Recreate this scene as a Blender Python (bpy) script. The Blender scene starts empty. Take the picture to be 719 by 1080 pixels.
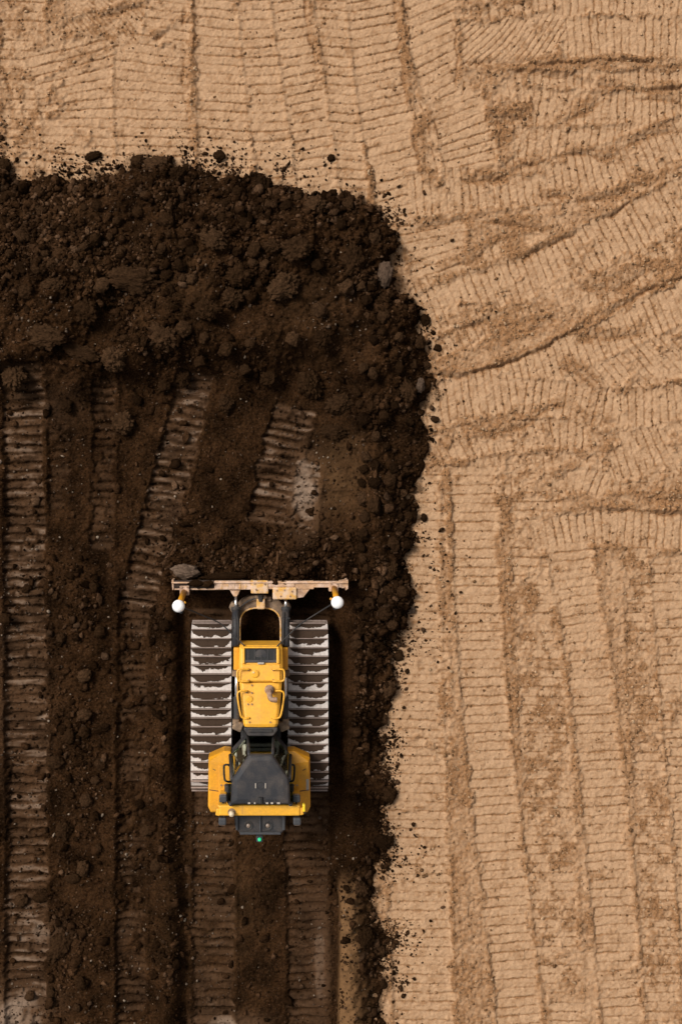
import bpy, bmesh, math, random
import numpy as np
from mathutils import Vector, Matrix, Euler
from mathutils import noise as mnoise

# ------------------------------------------------------------------ camera, sky, sun, exposure
H = 25.0            # drone height above the ground (m)
S = 46.7            # photo pixels per metre on the ground
CX, CY = 274.0, 500.0   # point of the photo straight below the drone
scene = bpy.context.scene
cam_d = bpy.data.cameras.new("camera")
cam = bpy.data.objects.new("camera", cam_d)
scene.collection.objects.link(cam)
scene.camera = cam
cam.location = (0, 0, H)
cam.rotation_euler = (0, 0, 0)
cam_d.sensor_fit = 'HORIZONTAL'
cam_d.sensor_width = 36.0
cam_d.lens = 36.0 * S * H / 719.0
cam_d.shift_x = (359.5 - CX) / 719.0
cam_d.shift_y = -(540.0 - CY) / 719.0
cam_d.clip_start = 0.1
cam_d.clip_end = 1500.0

SUN_EL, SUN_AZ = math.radians(50), math.radians(-56)   # azimuth from +Y, clockwise
world = bpy.data.worlds.new("World")
scene.world = world
world.use_nodes = True
wn, wl = world.node_tree.nodes, world.node_tree.links
sky = wn.new("ShaderNodeTexSky")
sky.sky_type = 'NISHITA'
sky.sun_disc = False
sky.sun_elevation = SUN_EL
sky.sun_rotation = SUN_AZ
sky.air_density = 1.0
sky.dust_density = 6.0
sky.ozone_density = 1.0
hsv = wn.new("ShaderNodeHueSaturation")
hsv.inputs["Saturation"].default_value = 0.18          # grey cloud cover instead of blue
bg = wn["Background"]
bg.inputs["Strength"].default_value = 0.05
wl.new(sky.outputs[0], hsv.inputs["Color"])
wl.new(hsv.outputs[0], bg.inputs["Color"])
sun_d = bpy.data.lights.new("sun", 'SUN')
sun_d.energy = 1.5
sun_d.angle = math.radians(18)
sun_d.color = (1.0, 0.94, 0.86)
sun = bpy.data.objects.new("sun", sun_d)
scene.collection.objects.link(sun)
sd = Vector((math.sin(SUN_AZ) * math.cos(SUN_EL), math.cos(SUN_AZ) * math.cos(SUN_EL), math.sin(SUN_EL)))
sun.rotation_euler = sd.to_track_quat('Z', 'Y').to_euler()
sun.location = (0, 0, 40)
scene.view_settings.view_transform = 'Standard'
scene.view_settings.look = 'None'
scene.view_settings.gamma = 1.0
scene.view_settings.use_curve_mapping = False
scene.view_settings.exposure = 1.02

RNG = np.random.default_rng(7)
random.seed(7)

# ------------------------------------------------------------------ helpers: objects
def link(o, parent=None):
    scene.collection.objects.link(o)
    if parent is not None:
        o.parent = parent
    return o

def tag(o, label=None, cat=None, group=None, kind=None):
    if label: o["label"] = label
    if cat: o["category"] = cat
    if group: o["group"] = group
    if kind: o["kind"] = kind
    return o

def W(px, py, z=0.0):
    k = (H - z) / (S * H)
    return Vector(((px - CX) * k, -(py - CY) * k, z))

# ------------------------------------------------------------------ helpers: materials
def new_mat(name):
    m = bpy.data.materials.new(name)
    m.use_nodes = True
    nt = m.node_tree
    return m, nt, nt.nodes, nt.links, nt.nodes["Principled BSDF"]

def N(nodes, kind, **kw):
    n = nodes.new(kind)
    for k, v in kw.items():
        setattr(n, k, v)
    return n

def noise_n(nodes, links, vec, scale, detail=4, rough=0.55):
    n = nodes.new("ShaderNodeTexNoise")
    n.inputs["Scale"].default_value = scale
    n.inputs["Detail"].default_value = detail
    n.inputs["Roughness"].default_value = rough
    if vec is not None:
        links.new(vec, n.inputs["Vector"])
    return n.outputs["Fac"]

def ramp_n(nodes, links, fac, stops):
    r = nodes.new("ShaderNodeValToRGB")
    el = r.color_ramp.elements
    while len(el) < len(stops):
        el.new(0.5)
    for e, (p, c) in zip(el, stops):
        e.position = p
        e.color = (c[0], c[1], c[2], 1) if not isinstance(c, (int, float)) else (c, c, c, 1)
    links.new(fac, r.inputs["Fac"])
    return r.outputs["Color"]

def mix_n(nodes, links, fac, a, b, mode='MIX'):
    m = nodes.new("ShaderNodeMix")
    m.data_type = 'RGBA'
    m.blend_type = mode
    for sock, v in ((m.inputs[0], fac), (m.inputs[6], a), (m.inputs[7], b)):
        if isinstance(v, (int, float)):
            sock.default_value = v
        elif isinstance(v, tuple):
            sock.default_value = (v[0], v[1], v[2], 1)
        else:
            links.new(v, sock)
    return m.outputs[2]

def math_n(nodes, links, op, a, b=0.0, clamp=False):
    m = nodes.new("ShaderNodeMath")
    m.operation = op
    m.use_clamp = clamp
    for i, v in ((0, a), (1, b)):
        if isinstance(v, (int, float)):
            m.inputs[i].default_value = v
        else:
            links.new(v, m.inputs[i])
    return m.outputs[0]

def bump_n(nodes, links, bsdf, height, strength=0.5, dist=0.02):
    b = nodes.new("ShaderNodeBump")
    b.inputs["Strength"].default_value = strength
    b.inputs["Distance"].default_value = dist
    links.new(height, b.inputs["Height"])
    links.new(b.outputs[0], bsdf.inputs["Normal"])

def painted(name, base, dirt=(0.16, 0.10, 0.06), rough=0.45, metallic=0.0, dirt_lo=0.55, dirt_hi=0.75, dirt_max=0.7,
            scale=3.0, second=None, spec=0.4):
    m, nt, nd, ln, b = new_mat(name)
    co = N(nd, "ShaderNodeTexCoord").outputs["Object"]
    n1 = noise_n(nd, ln, co, scale, 8, 0.65)
    n2 = noise_n(nd, ln, co, scale * 7, 5, 0.6)
    n3 = noise_n(nd, ln, co, scale * 25, 3, 0.6)
    var = mix_n(nd, ln, ramp_n(nd, ln, n2, [(0.3, 0.0), (0.7, 1.0)]), tuple(c * 0.86 for c in base), tuple(min(1, c * 1.06) for c in base))
    if second:
        var = mix_n(nd, ln, ramp_n(nd, ln, noise_n(nd, ln, co, scale * 1.7, 5), [(0.42, 0.0), (0.6, 1.0)]), var, second)
    mixf = math_n(nd, ln, 'ADD', math_n(nd, ln, 'MULTIPLY', n1, 0.62), math_n(nd, ln, 'MULTIPLY', n3, 0.38))
    dm = ramp_n(nd, ln, mixf, [(dirt_lo, 0.0), (dirt_hi, dirt_max)])
    col = mix_n(nd, ln, dm, var, dirt)
    ln.new(col, b.inputs["Base Color"])
    rr = ramp_n(nd, ln, dm, [(0.0, rough), (1.0, 0.9)])
    ln.new(rr, b.inputs["Roughness"])
    b.inputs["Metallic"].default_value = metallic
    b.inputs["Specular IOR Level"].default_value = spec
    bump_n(nd, ln, b, n3, 0.15, 0.004)
    return m

def plain(name, base, rough=0.5, metallic=0.0, emit=None, estr=0.0):
    m, nt, nd, ln, b = new_mat(name)
    co = N(nd, "ShaderNodeTexCoord").outputs["Object"]
    n = noise_n(nd, ln, co, 14, 4)
    ln.new(mix_n(nd, ln, n, tuple(c * 0.8 for c in base), tuple(min(1, c * 1.15) for c in base)), b.inputs["Base Color"])
    b.inputs["Roughness"].default_value = rough
    b.inputs["Metallic"].default_value = metallic
    if emit:
        b.inputs["Emission Color"].default_value = (*emit, 1)
        b.inputs["Emission Strength"].default_value = estr
    return m

# ------------------------------------------------------------------ helpers: noise on pixel grids
_tabs = {}
def vn(u, v, scale, seed=0):
    if seed not in _tabs:
        _tabs[seed] = np.random.default_rng(1000 + seed).random((256, 256)).astype(np.float32)
    T = _tabs[seed]
    if not isinstance(scale, tuple): scale = (scale, scale)
    x = u / scale[0]; y = v / scale[1]
    xi = np.floor(x).astype(np.int32); yi = np.floor(y).astype(np.int32)
    fx = (x - xi).astype(np.float32); fy = (y - yi).astype(np.float32)
    fx = fx * fx * (3 - 2 * fx); fy = fy * fy * (3 - 2 * fy)
    x0 = xi & 255; x1 = (xi + 1) & 255; y0 = yi & 255; y1 = (yi + 1) & 255
    a = T[y0, x0]; b = T[y0, x1]; c = T[y1, x0]; d = T[y1, x1]
    return (a + (b - a) * fx) * (1 - fy) + (c + (d - c) * fx) * fy

def fbm(u, v, scale, octv=4, seed=0, gain=0.5):
    out = 0; amp = 1; tot = 0
    for o in range(octv):
        out = out + amp * vn(u + 37.1 * o, v + 11.7 * o, scale / 2 ** o, seed + o)
        tot += amp; amp *= gain
    return out / tot

def worley(u, v, cell, seed=0):
    rg = np.random.default_rng(5000 + seed)
    jx = rg.random((256, 256)).astype(np.float32); jy = rg.random((256, 256)).astype(np.float32)
    rr = (0.55 + 0.6 * rg.random((256, 256))).astype(np.float32)
    x = u / cell; y = v / cell
    xi = np.floor(x).astype(np.int32); yi = np.floor(y).astype(np.int32)
    best = np.full(u.shape, 9.0, np.float32)
    for dy in (-1, 0, 1):
        for dx in (-1, 0, 1):
            cx = xi + dx; cy = yi + dy
            px = cx + jx[cy & 255, cx & 255]; py = cy + jy[cy & 255, cx & 255]
            d = np.hypot(x - px, y - py) / rr[cy & 255, cx & 255]
            best = np.minimum(best, d)
    return best

def sst(a, b, x):
    t = np.clip((x - a) / (b - a), 0, 1)
    return t * t * (3 - 2 * t)

def catmull(pts, n=10):
    P = [np.array(p, float) for p in pts]
    P = [2 * P[0] - P[1]] + P + [2 * P[-1] - P[-2]]
    out = []
    for i in range(1, len(P) - 2):
        for k in range(n):
            t = k / n
            out.append(0.5 * ((2 * P[i]) + (-P[i - 1] + P[i + 1]) * t + (2 * P[i - 1] - 5 * P[i] + 4 * P[i + 1] - P[i + 2]) * t * t
                              + (-P[i - 1] + 3 * P[i] - 3 * P[i + 1] + P[i + 2]) * t ** 3))
    out.append(P[-2])
    return np.array(out)

def poly_dist(u, v, pts):
    """distance, signed side, arc length to a polyline, in pixels"""
    best = np.full(u.shape, 1e9); s_b = np.zeros(u.shape); t_b = np.zeros(u.shape)
    s0 = 0.0
    for a, b in zip(pts[:-1], pts[1:]):
        d = b - a; L = math.hypot(*d)
        if L < 1e-6: continue
        tx, ty = d / L
        q = (u - a[0]) * tx + (v - a[1]) * ty
        qc = np.clip(q, 0, L)
        ex = u - (a[0] + tx * qc); ey = v - (a[1] + ty * qc)
        dd = ex * ex + ey * ey
        m = dd < best
        best = np.where(m, dd, best)
        s_b = np.where(m, s0 + q, s_b)
        t_b = np.where(m, ex * (-ty) + ey * tx, t_b)
        s0 += L
    return np.sqrt(best), t_b, s_b, s0

# ------------------------------------------------------------------ relief grids (1 cell = 1 photo pixel = 21 mm)
U0, U1, V0, V1 = -16, 736, -16, 1096
uu, vv = np.meshgrid(np.arange(U0, U1 + 1, dtype=np.float32), np.arange(V0, V1 + 1, dtype=np.float32))

EDGE = [(-60, 174), (0, 178), (18, 190), (45, 186), (75, 190), (100, 187), (130, 180), (152, 168), (178, 170), (196, 180), (222, 186),
        (255, 190), (275, 187), (300, 198), (330, 204), (362, 205), (384, 212), (402, 224), (412, 240), (411, 272), (416, 300), (430, 312),
        (445, 330), (441, 352), (448, 385), (449, 415), (440, 440), (447, 470), (448, 500), (434, 520), (430, 560), (426, 590),
        (434, 625), (428, 655), (413, 672), (407, 700), (411, 730), (403, 770), (404, 805), (411, 840), (402, 868), (408, 890),
        (396, 925), (394, 955), (392, 975), (404, 992), (398, 1010), (402, 1035), (400, 1060), (403, 1090), (402, 1140)]
# signed distance (positive inside the dark soil), on a 4-pixel grid then interpolated
cu, cv = np.meshgrid(np.arange(U0, U1 + 5, 4, dtype=np.float64), np.arange(V0, V1 + 5, 4, dtype=np.float64))
ep = catmull(EDGE, 3)
dist, _, _, _ = poly_dist(cu, cv, ep)
poly = np.vstack([ep, [[-400, 1140]], [[-400, 174]]])
inside = np.zeros(cu.shape, bool)
j = len(poly) - 1
for i in range(len(poly)):
    xi_, yi_ = poly[i]; xj_, yj_ = poly[j]
    cond = ((yi_ > cv) != (yj_ > cv)) & (cu < (xj_ - xi_) * (cv - yi_) / (yj_ - yi_ + 1e-12) + xi_)
    inside ^= cond
    j = i
sdc = np.where(inside, dist, -dist)
def up4(c, u, v):
    x = (u - U0) / 4; y = (v - V0) / 4
    xi = np.clip(np.floor(x).astype(int), 0, c.shape[1] - 2); yi = np.clip(np.floor(y).astype(int), 0, c.shape[0] - 2)
    fx = x - xi; fy = y - yi
    return (c[yi, xi] * (1 - fx) + c[yi, xi + 1] * fx) * (1 - fy) + (c[yi + 1, xi] * (1 - fx) + c[yi + 1, xi + 1] * fx) * fy
sd_raw = up4(sdc, uu, vv).astype(np.float32)
sd = sd_raw + 20 * (fbm(uu, vv, 26, 4, 40) - 0.5) + 11 * (vn(uu, vv, 5, 44) - 0.5)

def stamp(F, pts, w, pitch=9.6, depth=0.04, skew=0.0, seed=0, brk=0.28, level=0.0, berm=0.02, amt=1.0, padloose=0.12, gw=0.85, wob=0.9, pale=0.0):
    """press one track run (a row of shoe prints) into the relief F"""
    P = catmull(pts, 8)
    m = w
    dmul = 0.70 if seed < 400 else 1.0
    x0 = int(max(0, P[:, 0].min() - m - U0)); x1 = int(min(uu.shape[1], P[:, 0].max() + m - U0 + 1))
    y0 = int(max(0, P[:, 1].min() - m - V0)); y1 = int(min(uu.shape[0], P[:, 1].max() + m - V0 + 1))
    if x1 <= x0 or y1 <= y0: return
    sl = (slice(y0, y1), slice(x0, x1))
    u, v = uu[sl], vv[sl]
    d, t, s, L = poly_dist(u, v, P)
    q = s + t * math.tan(math.radians(skew)) + wob * 2 * (fbm(u, v, 16, 2, 60 + seed) - 0.5) + 1.1 * (vn(u, v, 5, 61 + seed) - 0.5)
    ph = q / pitch
    idx = np.floor(ph + 0.5)
    r = (ph - idx) * pitch
    hid = np.random.default_rng(seed + 77).random(4096)
    ii = (idx.astype(int) + 500) % 4096
    gs = 0.55 + 0.55 * hid[ii]
    gs = gs * (0.55 + 0.75 * sst(0.28, 0.6, fbm(u, v, 16, 3, 62 + seed)))
    groove = np.exp(-(r / gw) ** 2) * np.clip(gs, 0, 1.2)
    crack = np.exp(-(np.abs(vn(u, v, (9, 6), 63 + seed) - 0.5) / 0.035) ** 2) * (vn(u, v, 21, 64 + seed) > 0.52)
    padh = 0.006 * (hid[(ii * 7 + 3) % 4096] - 0.5) + 0.006 * (ph - np.floor(ph) - 0.5)
    at = np.abs(t) + (22.0 if seed < 400 else 17.0) * (fbm(u, v, 15, 4, 65 + seed, 0.7) - 0.5)
    msk = sst(w / 2 + 1.5, w / 2 - 1.5, at) * sst(-2, 5, s) * sst(L + 2, L - 5, s)
    if 212 <= seed <= 228: brk += 0.07
    elif 229 <= seed <= 232: brk += 0.05
    br = sst(brk - 0.08, brk + 0.08, 0.55 * fbm(u, v, 30, 3, 66 + seed, 0.6) + 0.45 * fbm(u, v, 8, 2, 59 + seed, 0.7))
    msk = msk * br * amt
    hs = F['hs'][sl] + level + padh - depth * dmul * groove - 0.010 * crack + 0.010 * (fbm(u, v, 34, 3, 67 + seed) - 0.5)
    F['h'][sl] = F['h'][sl] * (1 - msk) + hs * msk
    pl = padloose * 2.2 * sst(0.38, 0.70, fbm(u, v, 13, 4, 68 + seed, 0.7))
    F['loose'][sl] = F['loose'][sl] * (1 - msk) + np.clip(pl + 0.85 * groove + 0.4 * crack, 0, 1) * msk  # grooves take the dark loose tone too, painting in the slits' shade
    if pale:
        F['pale'][sl] = F['pale'][sl] * (1 - msk) + np.clip(pale * (1 - groove) * (2.6 * fbm(u * 0.55, v * 1.7, 14, 4, 69 + seed, 0.75) - 0.5), 0, 1) * msk
    e = np.exp(-((np.abs(t) - w / 2 - 2.5) / 2.6) ** 2) * sst(-2, 5, s) * sst(L + 2, L - 5, s) * fbm(u, v, 14, 3, 70 + seed)
    F['h'][sl] += berm * e * 2
    F['loose'][sl] = np.clip(F['loose'][sl] + 0.32 * e * (berm > 0), 0, 1)

def furrow(F, pts, w=6, hgt=0.06, loose=0.9, seed=0):
    """a line where the track edge turned up loose soil: a ridge with a slit beside it"""
    P = catmull(pts, 8)
    x0 = int(max(0, P[:, 0].min() - 30 - U0)); x1 = int(min(uu.shape[1], P[:, 0].max() + 30 - U0 + 1))
    y0 = int(max(0, P[:, 1].min() - 30 - V0)); y1 = int(min(uu.shape[0], P[:, 1].max() + 30 - V0 + 1))
    if x1 <= x0 or y1 <= y0: return
    sl = (slice(y0, y1), slice(x0, x1))
    u, v = uu[sl], vv[sl]
    d, t, s, L = poly_dist(u, v, P)
    wv = w * (0.25 + 1.3 * fbm(u, v, 22, 3, 80 + seed))
    taper = sst(-4, 22, s) * sst(L + 4, L - 22, s) * sst(0.30, 0.56, fbm(u, v, 24, 4, 82 + seed, 0.65))
    t = t + 8 * (fbm(u, v, 18, 4, 81 + seed) - 0.5)
    ridge = np.exp(-((t + wv * 0.5) / (wv * 0.7)) ** 2) * taper
    slit = np.exp(-((t - wv * 0.45) / (wv * 0.35)) ** 2) * taper
    cr = np.clip(1 - worley(u, v, 4.5, 3), 0, 1)
    F['h'][sl] += hgt * (0.55 * ridge * (0.3 + 1.1 * cr) - 0.8 * slit)
    F['loose'][sl] = np.clip(F['loose'][sl] * (1 - 0.8 * np.maximum(ridge, slit)) + loose * np.maximum(ridge * 0.8, slit), 0, 1)

# ------------------------------------------------------------------ the tan compacted ground
w5, w9 = worley(uu, vv, 4.2, 1), worley(uu, vv, 8.5, 2)
T = {}
big = fbm(uu, vv, 240, 3, 1)
T['hs'] = (0.10 * (big - 0.5)).astype(np.float32)
lowr = sst(540, 620, vv) * sst(440, 470, uu)
T['loose'] = np.clip(0.60 - 0.12 * lowr + (1.6 - 0.5 * lowr) * (fbm(uu, vv, 44, 5, 5, 0.6) - 0.5), 0.08, 1).astype(np.float32)
T['pale'] = np.zeros_like(T['hs'])
crumb = 0.026 * np.clip(1 - w5, 0, 1) + 0.030 * np.clip(1 - w9, 0, 1) * (vn(uu, vv, 30, 9) > 0.45)
T['h'] = (T['hs'] + (0.3 + T['loose']) * crumb + 0.03 * (fbm(uu, vv, 30, 4, 12) - 0.5)).astype(np.float32)

def r_(x0, y0, x1, y1, **k): stamp(T, [(x0, y0), ((x0 + x1) / 2, (y0 + y1) / 2), (x1, y1)], **k)
# old faint runs that fill the field
sd_ = 100
for x0, x1, w in ((440, 446, 60), (560, 590, 52), (672, 700, 40), (720, 742, 40)):
    sd_ += 9; r_(x0, 470, x1, 1130, w=w, pitch=9.8, depth=0.022, brk=0.43, seed=sd_, skew=3, padloose=0.38, berm=0.008)
for y0, y1, w in ((30, 20, 46), (115, 108, 44), (155, 120, 44), (215, 190, 46), (300, 240, 48), (350, 300, 46), (455, 440, 50), (500, 498, 40)):
    sd_ += 9; stamp(T, [(430, y0 + 14), (560, (y0 + y1) / 2), (760, y1)], w=w, pitch=9.0, depth=0.026, brk=0.47, seed=sd_, skew=random.uniform(-12, 12), padloose=0.28, berm=0.008, wob=2.2)
# upper-left runs
stamp(T, [(20, -40), (24, 60), (28, 190)], w=46, pitch=10.3, depth=0.030, brk=0.40, seed=201, skew=4, padloose=0.3)
stamp(T, [(75, 40), (95, 110), (98, 200)], w=104, pitch=9.7, depth=0.046, brk=0.34, seed=202, skew=4)
stamp(T, [(165, -40), (160, 90), (165, 200)], w=78, pitch=9.7, depth=0.044, brk=0.32, seed=203, skew=5)
stamp(T, [(112, -40), (110, 10), (104, 40)], w=80, pitch=6, depth=0.03, brk=0.4, seed=204, skew=38, padloose=0.3)
stamp(T, [(232, -40), (236, 80), (240, 210)], w=58, pitch=9.8, depth=0.046, brk=0.26, seed=205, skew=6)
stamp(T, [(272, -40), (282, 80), (296, 215)], w=46, pitch=9.9, depth=0.046, brk=0.24, seed=206, skew=2)
stamp(T, [(352, -40), (356, 80), (362, 215)], w=54, pitch=9.9, depth=0.044, brk=0.27, seed=207, skew=6)
stamp(T, [(302, -40), (312, 40), (326, 130), (336, 215)], w=40, pitch=9.9, depth=0.05, brk=0.18, seed=208, skew=-3)
stamp(T, [(388, -40), (400, 80), (424, 235)], w=50, pitch=9.6, depth=0.05, brk=0.2, seed=209, skew=-5)
stamp(T, [(444, -40), (456, 40), (472, 105)], w=50, pitch=10.2, depth=0.05, brk=0.22, seed=210, skew=-14)
stamp(T, [(478, 100), (492, 150), (500, 195)], w=54, pitch=9.4, depth=0.046, brk=0.32, seed=211, skew=-4)
# upper-right runs
stamp(T, [(560, 0), (650, -4), (760, 0)], w=40, pitch=8.2, depth=0.04, brk=0.26, seed=212)
stamp(T, [(590, 42), (660, 38), (760, 40)], w=42, pitch=8.2, depth=0.046, brk=0.2, seed=213)
stamp(T, [(478, 46), (540, 44), (598, 30)], w=46, pitch=8.6, depth=0.05, brk=0.28, seed=214, skew=48)
stamp(T, [(555, 82), (640, 84), (760, 76)], w=15, pitch=8.4, depth=0.04, brk=0.2, seed=215)
stamp(T, [(480, 92), (520, 96), (556, 92)], w=36, pitch=8, depth=0.035, brk=0.4, seed=216)
stamp(T, [(560, 112), (650, 118), (760, 108)], w=40, pitch=8.3, depth=0.04, brk=0.34, seed=217, skew=5)
stamp(T, [(540, 152), (650, 150), (760, 140)], w=34, pitch=8.2, depth=0.035, brk=0.36, seed=218, skew=8)
stamp(T, [(430, 205), (530, 196), (640, 176), (760, 128)], w=44, pitch=8.2, depth=0.04, brk=0.31, seed=219)
stamp(T, [(455, 232), (456, 262), (460, 290)], w=70, pitch=9.2, depth=0.045, brk=0.27, seed=220, skew=-10)
stamp(T, [(420, 344), (510, 306), (600, 272), (680, 232), (760, 190)], w=46, pitch=8.2, depth=0.046, brk=0.3, seed=221)
stamp(T, [(440, 430), (550, 402), (640, 362), (760, 300)], w=48, pitch=8.2, depth=0.046, brk=0.3, seed=222, skew=6)
stamp(T, [(600, 420), (660, 396), (760, 350)], w=46, pitch=8.6, depth=0.046, brk=0.28, seed=223, skew=-18)
stamp(T, [(545, 420), (600, 424), (660, 432), (760, 420)], w=40, pitch=8.4, depth=0.048, brk=0.3, seed=224, skew=4)
stamp(T, [(548, 458), (585, 456), (620, 462)], w=28, pitch=8.4, depth=0.048, brk=0.26, seed=225, skew=-8)
stamp(T, [(640, 480), (690, 476), (760, 462)], w=52, pitch=9, depth=0.046, brk=0.32, seed=226, skew=-16)
stamp(T, [(580, 512), (606, 508), (640, 512)], w=26, pitch=8.8, depth=0.05, brk=0.25, seed=227, skew=12)
stamp(T, [(560, 566), (620, 556), (680, 558), (760, 562)], w=38, pitch=8.3, depth=0.046, brk=0.24, seed=228)
# lower-right runs
stamp(T, [(430, 500), (434, 760), (450, 1130)], w=62, pitch=9.6, depth=0.042, brk=0.33, seed=229, skew=3)
stamp(T, [(497, 492), (512, 760), (554, 1130)], w=46, pitch=9.7, depth=0.048, brk=0.2, seed=230, skew=2)
stamp(T, [(598, 572), (627, 760), (662, 1130)], w=44, pitch=9.7, depth=0.048, brk=0.2, seed=231, skew=2)
stamp(T, [(708, 585), (722, 760), (742, 1000)], w=46, pitch=9.7, depth=0.046, brk=0.3, seed=232, skew=2)
# furrows
for i, (pts, w, hg) in enumerate([
        ([(484, 64), (560, 66), (640, 63), (760, 68)], 6, 0.06), ([(556, 74), (640, 88), (700, 92), (760, 84)], 7, 0.06),
        ([(493, 286), (540, 276), (577, 258), (630, 232), (690, 196), (750, 160)], 7, 0.06), ([(430, 395), (500, 392), (548, 376), (608, 347), (670, 312), (760, 270)], 6, 0.07),
        ([(567, 428), (600, 430), (622, 440), (656, 447)], 4, 0.05), ([(610, 533), (660, 537), (760, 543)], 7, 0.06),
        ([(418, -20), (428, 80), (440, 150), (448, 190)], 6, 0.05), ([(478, 14), (484, 60), (482, 105)], 6, 0.05), ([(322, -20), (330, 40), (338, 95)], 6, 0.05),
        ([(66, 22), (110, 12), (160, 0)], 8, 0.06), ([(120, 48), (150, 40), (190, 28)], 7, 0.06), ([(70, 20), (78, 50), (92, 70)], 9, 0.04), ([(198, 0), (196, 90), (206, 150)], 8, 0.05),
        ([(5, 60), (18, 110), (10, 150)], 10, 0.04), ([(495, 105), (520, 122), (560, 118)], 9, 0.05), ([(430, 240), (490, 230), (560, 238), (590, 250)], 7, 0.05),
        ([(480, 345), (520, 330), (560, 338)], 14, 0.05), ([(560, 200), (620, 208), (680, 190)], 12, 0.05), ([(480, 190), (520, 184), (600, 160), (660, 165)], 10, 0.05),
        ([(640, 500), (680, 520), (750, 526)], 10, 0.05), ([(598, 300), (650, 300), (690, 280)], 10, 0.04), ([(470, 440), (520, 452), (560, 470)], 10, 0.04),
        ([(560, 380), (610, 392), (640, 420)], 8, 0.04), ([(526, 560), (536, 700), (546, 820)], 6, 0.02)]):
    furrow(T, pts, w, hg, 0.85, seed=300 + 7 * i)
for k in range(10):
    x, y = random.uniform(480, 710), random.uniform(90, 520)
    a = random.uniform(-0.6, 0.35); l = random.uniform(30, 70)
    furrow(T, [(x - l * math.cos(a), y - l * math.sin(a)), (x, y + random.uniform(-8, 8)), (x + l * math.cos(a), y + l * math.sin(a))], random.uniform(6, 13), 0.04, 0.85, seed=500 + 7 * k)
# grains on everything
grit = np.clip(1 - worley(uu + 2 * vn(uu, vv, 4, 47), vv + 2 * vn(uu, vv, 4, 48), 3.0, 11), 0, 1)
T['h'] += 0.020 * (vn(uu, vv, 2.0, 90) - 0.5) + 0.013 * grit * (0.3 + 1.2 * sst(0.1, 0.5, T['loose'])) + 0.25 * crumb * sst(0.12, 0.5, T['loose'])
T['loose'] = np.clip(T['loose'] + 0.6 * (vn(uu, vv, 2.6, 49) - 0.5) + 0.35 * (fbm(uu, vv, 9, 2, 45) - 0.5), 0, 1)
dust = np.clip(np.exp(np.minimum(sd, 0) / 11.0) * (2.2 * fbm(uu, vv, 20, 5, 99, 0.7) - 0.55), 0, 1)      # dark soil trodden into the tan edge
tan_h = T['h'].copy()
tan_h -= 0.16 * sst(2, 26, sd)          # the firm ground drops away under the dark soil

# ------------------------------------------------------------------ the dark soil layer
D = {}
inpx = np.maximum(sd, 0)
pile = sst(430, 350, vv + 60 * (fbm(uu, vv, 120, 2, 20) - 0.5)) * sst(470, 380, uu)
wind = np.exp(-((uu - (405 - 0.03 * (vv - 400))) / 30) ** 2) * sst(230, 320, vv) * sst(900, 640, vv)     # windrow on the right
front = np.exp(-((uu - 274) / 95) ** 6) * sst(520, 606, vv) * (vv < 611)
rgt = sst(354.5, 358.5, uu + 3 * (fbm(uu, vv, 30, 3, 98) - 0.5)) * sst(398, 386, uu) * sst(900, 925, vv)
floor = 0.075 + 0.02 * (fbm(uu, vv, 60, 3, 21) - 0.5)
hmax = floor + 0.72 * pile * (0.55 + 0.9 * fbm(uu, vv, 110, 3, 22)) + 0.22 * wind + 0.85 * front * (0.7 + 0.6 * fbm(uu, vv, 28, 3, 39)) + 0.20 * rgt
for cx_, sx_, am, v0 in ((88, 26, 0.10, 380), (176, 13, 0.30, 560), (1, 8, 0.07, 480), (372, 13, 0.30, 620), (120, 8, 0.05, 540)):
    hmax = hmax + am * np.exp(-((uu - cx_ - 10 * (fbm(uu, vv, 90, 2, 23) - 0.5)) / sx_) ** 2) * sst(v0, v0 + 60, vv) * (0.5 + fbm(uu, vv, 70, 3, 24))
rise = hmax * (1 - np.exp(-inpx * 0.0214 * 0.95 / np.maximum(hmax, 0.05)))
rough = np.clip(0.25 + 0.9 * pile + 0.8 * wind + 0.8 * front, 0, 1)
ridged = 1 - np.abs(2 * fbm(uu, vv, 34, 4, 25) - 1)
slab = 1 - np.abs(2 * fbm(uu, vv * 2.2, 46, 4, 29) - 1)
lum = 0.58 * (fbm(uu, vv, 52, 4, 26) - 0.5) * rough + 0.20 * (ridged - 0.7) * rough + 0.16 * (slab - 0.72) * pile * sst(170, 60, uu) * sst(240, 300, vv)
D['hs'] = (rise + lum * sst(4, 30, inpx)).astype(np.float32)
wu, wv_ = uu + 9 * (fbm(uu, vv, 9, 3, 36) - 0.5), vv + 9 * (fbm(uu, vv, 9, 3, 37) - 0.5)
w14 = worley(wu, wv_, 13, 6); w9 = worley(wu, wv_, 8.5, 2); w22 = worley(wu, wv_, 24, 8)
dcr = 0.030 * np.clip(1 - w5, 0, 1) + 0.055 * np.clip(1 - w9, 0, 1) * (vn(uu, vv, 24, 31) > 0.4) + 0.08 * np.clip(1 - w14, 0, 1) * (vn(uu, vv, 40, 32) > 0.5) * rough + 0.14 * np.clip(1 - w22, 0, 0.6) * (vn(uu, vv, 60, 38) > 0.45) * rough
D['loose'] = np.clip(0.62 + 0.9 * (fbm(uu, vv, 60, 4, 33) - 0.5), 0.1, 1).astype(np.float32)
D['pale'] = np.zeros_like(D['hs'])
D['h'] = (D['hs'] + dcr * (0.35 + 0.75 * rough) * (0.4 + fbm(uu, vv, 50, 3, 34)) * 1.2).astype(np.float32)
D['hs'] = D['hs'] - 0.01
k2 = dict(berm=0.03, padloose=0.3, wob=2.0)
stamp(D, [(26, 385), (28, 600), (30, 830), (28, 1130)], w=42, pitch=9.4, depth=0.062, brk=0.30, seed=401, level=-0.02, pale=0.55, gw=1.5, **k2)
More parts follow.
